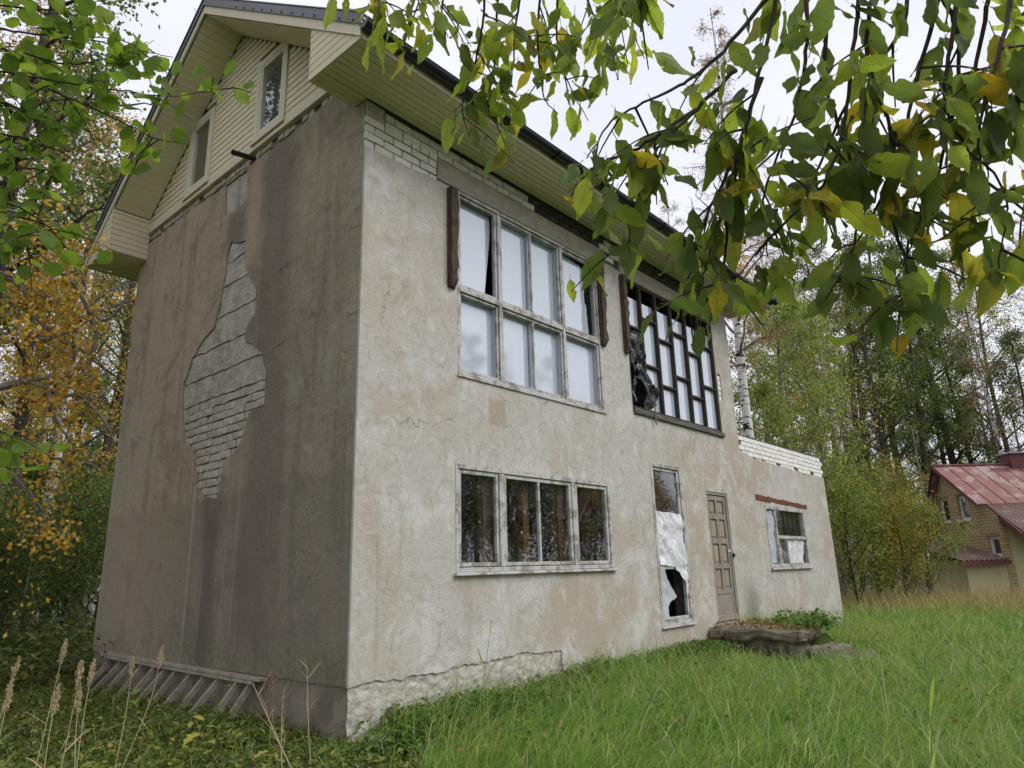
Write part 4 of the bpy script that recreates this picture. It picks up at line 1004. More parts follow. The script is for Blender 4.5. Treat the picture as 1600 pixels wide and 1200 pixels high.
M['leaf_rust'] = m_leaf('last_birch_leaf', [(0, (0.30, 0.17, 0.07)), (0.6, (0.42, 0.26, 0.11)), (1, (0.50, 0.36, 0.14))])
M['leaf_mixed'] = m_leaf('turning_leaf', [(0, (0.10, 0.15, 0.035)), (0.5, (0.20, 0.235, 0.05)), (0.75, (0.42, 0.33, 0.06)), (1, (0.55, 0.35, 0.05))])

def leaf_cloud(P, size, flat=0.5, rg=None, tris=False):
    """P Nx3 -> rhombic leaves of random pose"""
    rg = rg or rng; n = len(P)
    d = rg.normal(size=(n, 3)); d[:, 2] -= 0.5; d /= np.linalg.norm(d, axis=1)[:, None]
    a = rg.normal(size=(n, 3)); a[:, 2] += flat; s = np.cross(d, a); s /= np.linalg.norm(s, axis=1)[:, None]+1e-9
    L = size*rg.uniform(0.65, 1.25, n)[:, None]; Wd = L*0.36
    V = np.stack([P, P+d*L*0.5+s*Wd, P+d*L, P+d*L*0.5-s*Wd], 1).reshape(-1, 3)
    Q = np.arange(n*4).reshape(n, 4); return V, Q

def grow(seed, H, r0, base, spread, nb, sub, twigs, up=0.7, lean=0.0, top=0.35, droop=0.0, sway=0.25):
    rg = np.random.default_rng(seed); n = 14; t = np.linspace(0, 1, n)
    P = np.zeros((n, 3)); P[:, 2] = t*H; ph = rg.uniform(0, 6.28, 4)
    P[:, 0] = sway*(np.sin(t*4+ph[0])-math.sin(ph[0]))*t**0.5+lean*t*H; P[:, 1] = sway*(np.sin(t*5+ph[1])-math.sin(ph[1]))*t**0.5
    P[0, 2] = -0.4
    R = r0*(1-t)**0.8*0.95+0.015; R[0] *= 1.35
    trunk, l1, l2, l3, tips = [(P, R)], [], [], [], []
    def interp(A, s): k = min(max(s, 0), 0.999)*(len(A)-1); i = int(k); return A[i]+(A[i+1]-A[i])*(k-i)
    for i in range(nb):
        s = base+(0.98-base)*((i+rg.uniform(0, 1))/nb); p = interp(P, s); k = (s-base)/(1-base)
        L = spread*(top+(1-top)*math.sin(math.pi*min(1, (k*0.85+0.18))))*rg.uniform(0.6, 1.15)*(1-0.55*k)
        az = i*2.4+rg.uniform(-.6, .6); e = up*rg.uniform(0.7, 1.3)
        d = np.array([math.cos(az)*math.cos(e), math.sin(az)*math.cos(e), math.sin(e)])
        m_ = 6; tt = np.linspace(0, 1, m_)[:, None]; bend = np.array([0, 0, 0.22-droop])*L*tt**2
        B = p+d*L*tt+bend+rg.normal(size=(m_, 3))*0.045*L*tt
        r1 = max(0.012, R[int(s*(n-1))]*0.42); l1.append((B, r1*(1-tt[:, 0]*0.85)))
        for j in range(sub):
            q = rg.uniform(0.25, 1.0); p2 = interp(B, q); L2 = L*rg.uniform(0.25, 0.5)*(1.15-q*0.5)
            d2 = d+rg.normal(size=3)*0.75; d2[2] += 0.15-droop*0.8; d2 /= np.linalg.norm(d2); t2 = np.linspace(0, 1, 4)[:, None]
            B2 = p2+d2*L2*t2+rg.normal(size=(4, 3))*0.05*L2*t2+np.array([0, 0, -droop*0.5*L2])*t2**2; l2.append((B2, max(0.006, r1*0.35)*(1-t2[:, 0]*0.75)))
            for w in range(twigs):
                q2 = rg.uniform(0.2, 1.0); p3 = interp(B2, q2); L3 = rg.uniform(0.25, 0.6)*min(1.0, L2+0.25)
                d3 = d2+rg.normal(size=3)*0.8; d3[2] -= droop*1.2; d3 /= np.linalg.norm(d3); t3 = np.linspace(0, 1, 3)[:, None]
                B3 = p3+d3*L3*t3+np.array([0, 0, -droop*0.4*L3])*t3**2; l3.append((B3, np.array([0.005, 0.004, 0.002]))); tips.append(B3)
    return trunk, l1, l2, l3, np.array(tips), rg

class Kind: pass
def tree_kind(name, seed, leafmat, bark, leaves, leafsize, H, r0, base, spread, nb, sub, twigs, spreadleaf=0.12, **kw):
    trunk, l1, l2, l3, tips, rg = grow(seed, H, r0, base, spread, nb, sub, twigs, **kw)
    k = Kind(); V0, Q0 = tubes(trunk, 9); k.trunk = mesh_np('trunk', V0, Q0, None, M[bark], True)
    tw = merge([tubes(l1, 5), tubes(l2, 3), tubes(l3, 3)])
    k.limbs = mesh_np('branches', *tw, None, M['twig' if kw.get('droop', 0) > 0.3 else 'bark_grey' if bark == 'bark_birch' else bark])
    idx = rg.integers(0, len(tips), leaves); f = rg.uniform(0, 1, leaves)[:, None]
    a, b, c = tips[idx, 0], tips[idx, 1], tips[idx, 2]
    P = np.where(f < 0.5, a+(b-a)*f*2, b+(c-b)*(f*2-1))+rg.normal(size=(leaves, 3))*spreadleaf
    k.leaf = mesh_np('foliage', *leaf_cloud(P, leafsize, rg=rg), None, M[leafmat]); return k
K = {}
K['alder'] = [tree_kind('alder', s, 'leaf_green', 'bark_dark', 13000, 0.10, 17, 0.19, 0.30, 3.6, 26, 6, 5, 0.16, up=0.5) for s in (1, 2, 3)]
K['dark'] = [tree_kind('dark', s, 'leaf_dark', 'bark_dark', 14000, 0.10, 15, 0.17, 0.22, 3.2, 28, 6, 5, 0.18, up=0.35) for s in (4, 5)]
K['orange'] = [tree_kind('orange', s, 'leaf_orange', 'bark_birch', 7500, 0.075, 15, 0.14, 0.22, 2.9, 26, 6, 5, 0.15, up=0.6, droop=0.2) for s in (6, 7)]
K['bare'] = [tree_kind('bare', s, 'leaf_rust', 'bark_birch', 4200, 0.06, 21, 0.17, 0.33, 3.0, 34, 8, 8, 0.1, up=0.9, droop=0.45) for s in (8, 9)]
K['bright'] = [tree_kind('bright', s, 'leaf_bright', 'bark_grey', 13000, 0.085, 9.5, 0.10, 0.12, 2.9, 26, 6, 5, 0.16, up=0.7) for s in (10, 11)]
K['mixed'] = [tree_kind('mixed', s, 'leaf_mixed', 'bark_dark', 8500, 0.09, 16, 0.16, 0.28, 3.2, 24, 6, 5, 0.18, up=0.5) for s in (12, 13)]
K['shrub'] = [tree_kind('shrub', s, lm, 'bark_dark', 8000, 0.07, 3.6, 0.035, 0.04, 2.0, 26, 6, 4, 0.14, up=0.8, top=0.8, sway=0.1) for s, lm in ((14, 'leaf_bright'), (15, 'leaf_mixed'), (16, 'leaf_dark'), (17, 'leaf_green'), (20, 'leaf_orange'))]
K['pole'] = [tree_kind('pole', s, 'leaf_mixed', 'bark_dark', 1500, 0.08, 16, 0.12, 0.45, 1.8, 14, 5, 4, 0.15, up=0.7) for s in (18, 19)]

cnt = {}
def plant(kind, az, r, label, name=None, cat='tree', group=None, scale=1.0, v=None, rz=None, xy=None):
    ks = K[kind]; i = cnt.get(kind, 0); cnt[kind] = i+1; k = ks[(i if v is None else v) % len(ks)]
    x, y = xy or polar(az, r)
    o = empty(name or {'alder': 'alder_tree', 'dark': 'leafy_tree', 'orange': 'birch_tree', 'bare': 'birch_tree', 'bright': 'willow_tree', 'mixed': 'maple_tree', 'shrub': 'shrub', 'pole': 'slender_tree'}[kind], (x, y, float(ground_z(x, y))-0.05), rng.uniform(0, 6.28) if rz is None else rz)
    o.scale = (scale*rng.uniform(.93, 1.07), scale*rng.uniform(.93, 1.07), scale)
    put('trunk', k.trunk, o); put('limbs', k.limbs, o); put('crown', k.leaf, o)
    return tag(o, label, cat, group)

GL, GR, GB, GM = 'trees in the wood left of the house', 'trees in the wood beyond the annex', 'bare birches behind the roof', 'trees across the clearing behind the viewer'
# left of the house
plant('alder', 11.0, 15, 'thick dark trunk nearest the left edge, in the wood beside the house', group=GL, v=0, scale=1.1)
plant('mixed', 13.3, 19, 'yellow and green tree standing behind the thickest left trunk', group=GL)
plant('orange', 15.0, 20.0, 'orange-leaved birch close to the dark side wall', group=GL, v=0)
plant('orange', 12.0, 24, 'orange birch deeper in the wood, near the left edge', group=GL, v=1)
plant('orange', 7.5, 15.5, 'orange birch at the far left edge with only outer twigs in view', group=GL, v=1)
plant('mixed', 17.4, 24, 'turning yellow tree just left of the rear house corner', group=GL)
plant('alder', 19.5, 27, 'green tree half hidden behind the rear house corner', group=GL, v=1)
plant('bare', 10.5, 21, 'bare birch with pale trunk high at the left edge', group=GL, v=0)
plant('bare', 14.5, 27, 'bare birch with leaning crown above the orange leaves', group=GL, v=1)
plant('bare', 18.5, 31, 'bare birch showing over the rear eave of the gable', group=GL, v=0)
plant('bright', 12.6, 31, 'young green tree far back in the left wood, nearer the edge', group=GL, scale=0.95)
plant('bright', 15.4, 34, 'young green tree far back in the middle of the left wood', group=GL, scale=1.05)
plant('bright', 17.6, 31, 'young green tree far back beside the rear house corner', group=GL, scale=1.0)
plant('alder', 14.0, 37, 'tall green tree deep in the left wood', group=GL, scale=1.0)
for az, r in ((10.2, 25), (12.7, 29), (13.9, 33), (15.8, 30), (16.9, 37), (18.3, 34), (20.5, 40), (14.6, 42), (11.6, 38), (9.0, 31)):
    plant('pole', az, r, 'slender dark trunk among many in the wood left of the house', group='slender trunks deep in the left wood')
for az, r, s, v in ((12.2, 14.5, .65, 3), (14.6, 17, .8, 3), (16.8, 18, .95, 3), (18.6, 20, 1.0, 3), (15.6, 22, 1.2, 2), (13.0, 22, 1.25, 3), (11.3, 19, .95, 3), (17.6, 27, 1.5, 3), (14.2, 28, 1.5, 0), (19.6, 28, 1.5, 2), (10.2, 15.5, .9, 3)):
    plant('shrub', az, r, 'dark undergrowth shrub between the trunks left of the house', group='undergrowth shrubs of the left wood', scale=s, v=v, cat='shrub')
# out of frame to the left, mirrored in the gable windows
for az, r, kd in ((-14, 17, 'alder'), (-4, 19, 'orange'), (2, 14.5, 'dark'), (-24, 18, 'bare'), (-36, 20, 'alder'), (-48, 19, 'dark'), (-60, 21, 'mixed'), (-10, 26, 'bare')):
    plant(kd, az, r, 'tree of the left wood outside the picture, mirrored in the gable window', group='left wood outside the picture')
# behind the roof
for az, r, s, w_ in ((38.5, 33, 1.12, 'left end of the gutter'), (44.5, 36, 1.2, 'gutter above the brick corner'), (50.5, 31, 1.02, 'gutter above the upper white window'), (54.5, 35, 1.0, 'middle of the gutter'), (61.5, 33, 0.98, 'gutter above the dark window'), (64.0, 40, 1.15, 'right end of the gutter, the farther one'), (58, 42, 1.1, 'gutter between the two upper windows')):
    plant('bare', az, r, 'bare birch crown rising behind the '+w_, group=GB, scale=s)
# right wood
plant('bare', 68.1, 21, 'white birch trunk right beside the end of the eave', group=GR, v=0, scale=0.95)
plant('orange', 69.0, 30, 'tall orange birch behind the white birch trunk', group=GR, v=0, scale=1.05)
plant('bright', 70.8, 24, 'bright green willow crown above the annex parapet', group=GR, v=0, scale=1.15)
plant('bright', 73.2, 29, 'green willow right of the annex, behind the parapet end', group=GR, v=1, scale=1.25)
plant('bright', 68.6, 23, 'low green crown filling the corner between house wall and annex', group=GR, v=1, scale=0.75)
plant('alder', 77.6, 43, 'tall dark double trunk between the annex and the cottage', group=GR, v=1, scale=1.2)
plant('alder', 79.4, 46, 'tall dark trunk behind the cottage gable', group=GR, v=2, scale=1.15)
plant('dark', 82.2, 50, 'dense dark green tree above the cottage chimney', group=GR, v=0, scale=1.15)
plant('dark', 85.6, 49, 'dark green tree at the right edge behind the cottage roof', group=GR, v=1, scale=1.0)
plant('alder', 80.9, 53, 'green tree standing behind the cottage ridge', group=GR, v=0, scale=1.1)
plant('mixed', 75.6, 44, 'yellow and green tree behind the shrubs by the annex', group=GR, v=0, scale=1.2)
plant('mixed', 78.4, 55, 'tree with thin yellow leaves between the dark trunks', group=GR, v=1)
plant('orange', 72.4, 46, 'orange birch far behind the green willows', group=GR, v=1)
plant('orange', 80.2, 62, 'orange birch glimpsed between trunks left of the cottage', group=GR, v=0)
plant('bare', 74.6, 38, 'pale birch trunk with bare crown over the annex', group=GR, v=1)
plant('bare', 84.4, 44, 'bare red-twigged birch at the right edge', group=GR, v=0, scale=0.9)
plant('bare', 87.5, 42, 'bare birch just outside the right edge, twigs in view', group=GR, v=1, scale=0.9)
plant('bare', 76.7, 48, 'bare birch crown behind the tall double trunk', group=GR, v=1)
plant('bare', 70.3, 37, 'bare birch crown over the orange birch', group=GR, v=0)
for az, r, kd, sc, lb in ((81.4, 50, 'alder', 1.15, 'broad green tree left of the cottage chimney'), (83.6, 56, 'mixed', 1.2, 'yellow-green crown right of the cottage chimney'), (78.2, 49, 'alder', 1.2, 'green leafy tree between the tall trunks and the cottage'), (76.0, 52, 'mixed', 1.2, 'large yellow-green tree high over the shrubs'), (73.6, 50, 'alder', 1.15, 'green tree far behind the annex corner'), (85.0, 60, 'mixed', 1.2, 'yellowing tree far behind the cottage at the right edge'), (79.8, 66, 'mixed', 1.3, 'far yellow-green tree seen between the trunks'), (71.4, 52, 'mixed', 1.2, 'far turning tree above the willows')):
    plant(kd, az, r, lb, group=GR, scale=sc*1.22)
for az, r, kd, sc in ((89.5, 44, 'dark', 1.0), (92, 46, 'alder', 1.0), (94.5, 44, 'dark', .9)):  # unseen trees, added so the annex panes mirror dark foliage instead of sky
    plant(kd, az, r, 'unseen tree added beyond the right edge to darken the annex window reflection', group='added trees beyond the right edge', scale=sc)
for az, r in ((90, 37), (91.8, 36), (93.4, 38)):  # low unseen shrubs, added for the same dark reflection in the annex panes
    plant('shrub', az, r, 'unseen shrub added beyond the right edge to darken the annex window reflection', group='added shrubs beyond the right edge', scale=1.3, cat='shrub', v=3)
for az, r in ((71.8, 40), (73.5, 45), (75.0, 50), (76.3, 47), (77.9, 60), (79.9, 58), (81.6, 63), (83.3, 58), (84.8, 66), (74.4, 58), (72.8, 62), (78.9, 50)):
    plant('pole', az, r, 'slender dark trunk among many in the wood beyond the annex', group='slender trunks deep in the right wood')
for az, r, s, v, lb in ((74.0, 25.5, 1.05, 0, 'round bright shrub close behind the annex corner'), (75.5, 27.5, 1.0, 1, 'yellowing shrub between the annex and the cottage'), (77.0, 27, 0.85, 1, 'yellow-green shrub left of the lean-to'),
                        (78.4, 30, 0.95, 0, 'green shrub grown against the cottage lean-to'), (76.2, 33, 1.35, 1, 'tall yellow-leaved shrub behind the nearer shrubs'), (74.4, 32, 1.4, 3, 'tall green shrub behind the annex corner'), (78.4, 37, 1.3, 1, 'yellow shrub behind the cottage gable corner')):
    plant('shrub', az, r, lb, group='shrubs between annex and cottage', scale=s, v=v, cat='shrub')
# across the clearing, seen in the panes of the ground floor
for az, r, kd in ((110, 29, 'mixed'), (114, 26, 'orange'), (118, 28, 'alder'), (122, 25, 'mixed'), (128, 24, 'dark'), (134, 27, 'alder'), (141, 25, 'mixed'), (149, 28, 'dark'), (112, 36, 'orange'), (119, 35, 'dark'), (131, 34, 'orange'), (158, 27, 'alder')):
    plant(kd, az, r, 'tree across the clearing, seen only mirrored in the ground floor windows', group=GM, scale=0.8)

for az, r, s, v in ((95, 27, 1.2, 4), (98, 25, 1.15, 4), (100.5, 26, 1.35, 4), (103, 24, 1.3, 4), (106, 25, 1.7, 1), (109, 22, 1.9, 0), (113, 24, 2.0, 3), (117, 21, 1.8, 0), (121, 23, 2.0, 1), (125, 22, 1.9, 3), (130, 21, 1.9, 0)):
    plant('shrub', az, r, 'tall shrub across the clearing, seen only mirrored in the ground floor windows', group='shrubs across the clearing behind the viewer', scale=s, v=v, cat='shrub')
# ------------------------------------------------------------------ overhanging branches close to the viewer
G1 = [(0, (0.11, 0.16, 0.05)), (0.3, (0.21, 0.28, 0.06)), (0.65, (0.30, 0.40, 0.065)), (1, (0.46, 0.52, 0.08))]
M['near_green'] = m_leaf('near_green_leaf', G1, 0.66, 0.42, True, True)
M['near_olive'] = m_leaf('near_olive_leaf', [(0, (0.22, 0.23, 0.05)), (0.5, (0.42, 0.39, 0.06)), (1, (0.56, 0.48, 0.06))], 0.62, 0.45, True, True)
M['near_yellow'] = m_leaf('near_yellow_leaf', [(0, (0.50, 0.38, 0.03)), (0.6, (0.62, 0.48, 0.035)), (1, (0.42, 0.30, 0.04))], 0.5, 0.5, True, True)
M['near_round'] = m_leaf('near_round_leaf', [(0, (0.11, 0.19, 0.03)), (0.5, (0.17, 0.28, 0.04)), (1, (0.26, 0.35, 0.05))], 0.62, 0.42, True, True)
M['near_bark'] = m_bark('near_bark', (0.05, 0.042, 0.036), (0.11, 0.095, 0.08))

def near_leaf(mat, seed, L, wid, kind='ovate'):
    """a leaf lying along +y with stalk, folded at the midrib, toothed edge"""
    r = random.Random(seed); n = 11; V = []; curl = r.uniform(-.25, .35); fold = r.uniform(0.05, 0.35); tw = r.uniform(-.25, .25)
    bite = r.randrange(2, n-1) if r.random() < 0.45 else -1; bs = r.choice((-1, 1))
    for i in range(n+1):
        t = i/n
        if kind == 'ovate': w = wid*(math.sin(math.pi*t**0.82)**0.85)*(1-0.15*t) if 0 < t < 1 else 0.0
        else: w = wid*(math.sin(math.pi*t**0.95)**0.6) if 0 < t < 1 else 0.0
        w = max(w, 0.0006); tooth = 0.93 if i % 2 else 1.05
        y = t*L; z = curl*L*(t*t)*0.6
        for k, s in enumerate((-1, -0.5, 0, 0.5, 1)):
            ww = w*(tooth if abs(s) == 1 else 1); sw = ww*s
            if i in (bite, bite+1) and (s > 0) == (bs > 0) and s != 0: sw *= 0.45
            a = tw*t; zz = z+abs(sw)*fold+0.004*math.sin(y*95+s*2)*abs(s)
            V.append((sw*math.cos(a)-0*a, y, zz+sw*math.sin(a)))
    F = [(i*5+k, i*5+k+1, i*5+k+6, i*5+k+5) for i in range(n) for k in range(4)]
    b = len(V); V += [(-0.0009, -0.022, 0), (0.0009, -0.022, 0), (0.0009, 0.004, 0.001), (-0.0009, 0.004, 0.001)]; F.append((b, b+1, b+2, b+3))
    return mesh('leaf', V, F, M[mat], True)
for k_ in ('near_green', 'near_olive', 'near_yellow', 'near_round'): M[k_].use_transparent_shadow = False
NL = {('ovate', m_): [near_leaf(m_, 10*i+s, 0.092, 0.0215) for s in range(6)] for i, m_ in enumerate(('near_green', 'near_olive', 'near_yellow'))}
NL[('round', 'near_round')] = [near_leaf('near_round', 50+s, 0.062, 0.0245, 'round') for s in range(6)]

def catmull(P, n):
    P = np.asarray(P, float); Q = np.concatenate([[2*P[0]-P[1]], P, [2*P[-1]-P[-2]]]); out = []
    for i in range(1, len(Q)-2):
        for t in np.linspace(0, 1, n, endpoint=False):
            a, b, c, d = Q[i-1], Q[i], Q[i+1], Q[i+2]
            out.append(0.5*((2*b)+(-a+c)*t+(2*a-5*b+4*c-d)*t*t+(-a+3*b-3*c+d)*t**3))
    out.append(P[-1]); return np.array(out)
def near_tree(name, label, trunk, limb, twigs, leafkinds, step, seed, size, hang, colour, side_twigs=2, spread=0.045):
    """trunk and limb in world points; twigs as lists of world points; leaves hang along the twigs"""
    o = empty(name, tuple(trunk[0])); tag(o, label, 'tree', 'trees leaning over the viewer'); o0 = np.array(trunk[0]); r = np.random.default_rng(seed)
    T = catmull(trunk, 6)-o0; tube_obj('trunk', T, np.linspace(0.09, 0.035, len(T)), M['near_bark'], o, 9)
    for lm in limb:
        B = catmull(lm, 6)-o0; tube_obj('limb', B, np.linspace(0.018, 0.006, len(B)), M['near_bark'], o, 7)
    spots = []
    for tw in twigs:
        B = catmull(tw, 8)-o0; B += r.normal(size=B.shape)*0.0012
        tube_obj('twig', B, np.linspace(0.0042, 0.0012, len(B)), M['near_bark'], o, 5)
        seg = np.linalg.norm(np.diff(B, axis=0), axis=1); cum = np.concatenate([[0], np.cumsum(seg)]); s = step*0.6
        while s < cum[-1]:
            p = np.array([np.interp(s, cum, B[:, k]) for k in range(3)]); spots.append((p, (np.interp(min(s+.02, cum[-1]), cum, np.arange(len(B))))))
            s += step*r.uniform(0.6, 1.4)
        for q in range(side_twigs):
            s0 = r.uniform(0.25, 0.95)*cum[-1]; p = np.array([np.interp(s0, cum, B[:, k]) for k in range(3)])
            d = r.normal(size=3); d[2] = -abs(d[2])*0.5-0.3*hang; d /= np.linalg.norm(d); Ls = r.uniform(0.10, 0.22)*size
            pts = np.array([p, p+d*Ls*0.5, p+d*Ls+np.array([0, 0, -0.02])]); tube_obj('twig', catmull(pts, 3), np.linspace(0.0025, 0.0012, 7), M['near_bark'], o, 4)
            for f in np.arange(0.25, 1.01, step/Ls*0.75): spots.append((p+d*Ls*f, 0))
    r.shuffle(spots); extra = []
    for i, (p, _) in enumerate(spots):
        p = np.asarray(p)+r.normal(size=3)*spread*0.35
        d = Vector((r.normal()*0.55, r.normal()*0.55, -hang+r.normal()*0.45)).normalized()
        nrm = Vector(r.normal(size=3)); nrm = (nrm-d*nrm.dot(d)).normalized(); side = d.cross(nrm)
        kind = colour(p+o0, r); me = random.choice(NL[kind]); sc = size*(0.5+0.75*r.uniform()**0.8)
        Mx = Matrix(((side.x, d.x, nrm.x, p[0]), (side.y, d.y, nrm.y, p[1]), (side.z, d.z, nrm.z, p[2]), (0, 0, 0, 1))) @ Matrix.Diagonal((sc, sc, sc, 1))
        if i < 300:
            lf = put('leaf', me, o); lf.matrix_local = Mx
        else: extra.append((me, Mx))
    if extra:
        bm = bmesh.new()
        for me, Mx in extra:
            k = len(bm.verts); bm.from_mesh(me); bm.verts.ensure_lookup_table()
            bmesh.ops.transform(bm, matrix=Mx, verts=bm.verts[k:])
        tag(put('leaves', bm_mesh('leaves', bm, extra[0][0].materials[0], True), o), kind='stuff')
    return o
def A(*pts): return [at(*p) for p in pts]

def pick_right(P, r):
    v = P-CAM; z = v@FZ; px = 800+v@RX/z*FPX; py = 600-v@UY/z*FPX
    yel = 0.08+0.85*math.exp(-((px-1450)**2/90**2+(py-270)**2/110**2))+0.35*math.exp(-((px-1010)**2/50**2+(py-340)**2/60**2))
    q = r.uniform()
    return ('ovate', 'near_yellow') if q < yel*0.45 else ('ovate', 'near_olive') if q < yel*0.8+0.15 else ('ovate', 'near_green')
xr, yr = polar(112, 2.6)
tr_r = [(xr, yr, float(ground_z(xr, yr))-.2), (xr+.03, yr+.05, 0.8), (xr-.05, yr+.1, 2.0), (xr-.25, yr+.3, 2.9)]
limbs_r = [[tr_r[2], np.array(at(1620, -220, 1.9)), np.array(at(1480, -130, 1.65)), np.array(at(1330, -70, 1.5)), np.array(at(1190, -40, 1.45))],
           [tr_r[3], np.array(at(1560, -330, 2.1)), np.array(at(1300, -230, 1.9)), np.array(at(1060, -120, 1.9))],
           [tr_r[2], np.array(at(1700, -60, 1.8)), np.array(at(1640, 0, 1.6)), np.array(at(1590, 30, 1.5))]]
tw_r = [A((1220, -60, 1.45), (1205, 40, 1.38), (1168, 190, 1.33), (1135, 300, 1.3), (1112, 390, 1.28), (1088, 470, 1.27)),
        A((1215, -20, 1.42), (1120, 90, 1.36), (1050, 140, 1.33), (965, 182, 1.32), (915, 250, 1.31)),
        A((1150, 110, 1.35), (1090, 170, 1.32), (1020, 240, 1.3), (985, 330, 1.29), (985, 400, 1.29)),
        A((1350, -60, 1.5), (1335, 60, 1.4), (1318, 200, 1.36), (1285, 290, 1.33), (1245, 330, 1.32), (1180, 400, 1.31)),
        A((1370, -60, 1.5), (1355, 80, 1.42), (1395, 210, 1.38), (1420, 240, 1.37), (1440, 330, 1.36), (1400, 440, 1.35)),
        A((1500, -100, 1.6), (1490, 40, 1.5), (1475, 160, 1.44), (1510, 230, 1.42), (1570, 300, 1.41), (1560, 420, 1.4)),
        A((1420, -90, 1.6), (1410, 40, 1.5), (1330, 150, 1.45), (1280, 260, 1.4), (1240, 330, 1.38), (1230, 440, 1.37)),
        A((1590, -40, 1.5), (1560, 90, 1.42), (1530, 200, 1.4), (1540, 330, 1.38)),
        A((1640, 0, 1.55), (1590, 130, 1.46), (1605, 260, 1.43), (1590, 400, 1.42)),
        A((1480, -60, 1.55), (1440, 100, 1.48), (1400, 250, 1.44), (1350, 360, 1.42), (1300, 430, 1.41)),
        A((1260, -40, 1.45), (1260, 80, 1.4), (1240, 180, 1.38), (1195, 300, 1.36), (1200, 400, 1.35)),
        A((1445, -60, 1.55), (1500, 80, 1.5), (1470, 260, 1.46), (1420, 380, 1.44), (1410, 470, 1.43)),
        A((1560, -60, 1.5), (1520, 120, 1.5), (1490, 300, 1.46), (1505, 420, 1.44)),
        A((1300, -60, 1.46), (1290, 120, 1.42), (1330, 260, 1.4), (1335, 380, 1.39), (1290, 470, 1.38)),
        A((1190, 120, 1.34), (1150, 240, 1.31), (1100, 350, 1.28), (1075, 450, 1.27), (1085, 530, 1.27)),
        A((1165, 200, 1.34), (1140, 320, 1.31), (1130, 420, 1.29), (1110, 500, 1.28)),
        A((1090, 170, 1.33), (1000, 230, 1.3), (930, 260, 1.29), (890, 310, 1.29)),
        A((1400, 200, 1.4), (1390, 320, 1.38), (1420, 430, 1.37), (1395, 490, 1.37)),
        A((1180, 0, 1.42), (1120, 20, 1.4), (1060, 52, 1.39), (970, 118, 1.38))]
near_tree('leaning_tree', 'big-leaved tree with spotted green and yellow leaves hanging over the right', tr_r, limbs_r, tw_r[:-1], None, 0.037, 3, 0.84, 0.95, pick_right, 4)
xc, yc = polar(200, 1.6)
tr_c = [(xc, yc, float(ground_z(xc, yc))-.2), (xc, yc, 0.9), (xc+.1, yc+.2, 2.2), (xc+.3, yc+.6, 3.2)]
tw_c = [A((760, -60, 2.25), (755, 30, 2.2), (742, 100, 2.18), (722, 165, 2.16), (735, 215, 2.16)), A((820, -60, 2.3), (806, 40, 2.25), (800, 110, 2.22), (790, 175, 2.2)),
        A((880, -60, 2.3), (870, 30, 2.25), (880, 110, 2.22), (920, 190, 2.2)), A((900, -70, 2.3), (925, 20, 2.26), (950, 60, 2.25), (975, 90, 2.25)),
        A((700, -60, 2.3), (690, 20, 2.26), (700, 60, 2.25)), A((585, -70, 2.2), (590, -20, 2.16), (585, 35, 2.15)), A((1010, -60, 1.6), (1003, -5, 1.5), (1000, 20, 1.5)),
        A((850, -60, 2.3), (840, 60, 2.25), (850, 150, 2.22), (872, 178, 2.2)), A((640, -60, 2.2), (650, -10, 2.18), (660, 20, 2.17)), A((960, -60, 2.2), (955, 0, 2.1), (948, 45, 2.08)), A((780, -60, 2.3), (775, 50, 2.24), (770, 120, 2.2), (755, 190, 2.2))]
limbs_c = [[tr_c[3], at(760, -900, 2.6), at(780, -400, 2.5), at(790, -160, 2.4), at(800, -60, 2.3)], [at(780, -400, 2.5), at(900, -200, 2.4), at(1010, -60, 1.9)], [at(780, -400, 2.5), at(660, -180, 2.35), at(585, -70, 2.2)]]
near_tree('leaning_tree', 'smaller green leaf sprays hanging from the top centre over the gutter', tr_c, limbs_c, tw_c, None, 0.042, 5, 0.92, 0.95, lambda P, r: ('ovate', 'near_olive') if r.uniform() < 0.12 else ('ovate', 'near_green'), 4)
xl, yl = polar(-16, 3.6)
tr_l = [(xl, yl, float(ground_z(xl, yl))-.2), (xl+.05, yl, 1.0), (xl, yl+.1, 2.6), (xl+.1, yl+.1, 4.2)]
tw_l = [A((-80, 100, 2.9), (0, 112, 2.75), (80, 125, 2.65), (180, 140, 2.6), (270, 150, 2.58), (370, 135, 2.56)),
        A((-60, 30, 2.9), (30, 50, 2.8), (120, 60, 2.75), (200, 75, 2.7), (270, 90, 2.7)), A((-60, 0, 2.9), (60, 15, 2.8), (130, 10, 2.8)),
        A((30, 118, 2.72), (100, 150, 2.66), (180, 185, 2.62), (240, 215, 2.6), (290, 225, 2.6)), A((-60, 250, 2.8), (20, 262, 2.7), (80, 268, 2.66), (110, 290, 2.65)),
        A((-60, 200, 2.8), (30, 215, 2.7), (90, 235, 2.66), (115, 250, 2.66)), A((-60, 300, 2.75), (20, 320, 2.66), (70, 350, 2.64), (110, 395, 2.63)), A((-60, 360, 2.7), (10, 370, 2.65), (60, 385, 2.64)),
        A((-60, 150, 2.8), (20, 165, 2.7), (60, 190, 2.68)), A((-60, 60, 2.85), (40, 85, 2.75), (110, 100, 2.7), (170, 90, 2.68), (230, 65, 2.68)), A((-50, 680, 2.6), (10, 676, 2.5))]
limbs_l = [[tr_l[2], at(-180, 120, 3.0), at(-80, 100, 2.9)], [tr_l[3], at(-200, 0, 3.1), at(-60, 20, 2.9)], [tr_l[1], at(-200, 300, 3.0), at(-60, 300, 2.75)], [tr_l[1], at(-200, 640, 2.8), at(-50, 680, 2.6)]]
near_tree('leaning_tree', 'round-leaved green alder branch reaching in at the upper left', tr_l, limbs_l, tw_l, None, 0.05, 8, 0.95, 0.25, lambda P, r: ('round', 'near_round'), 6)

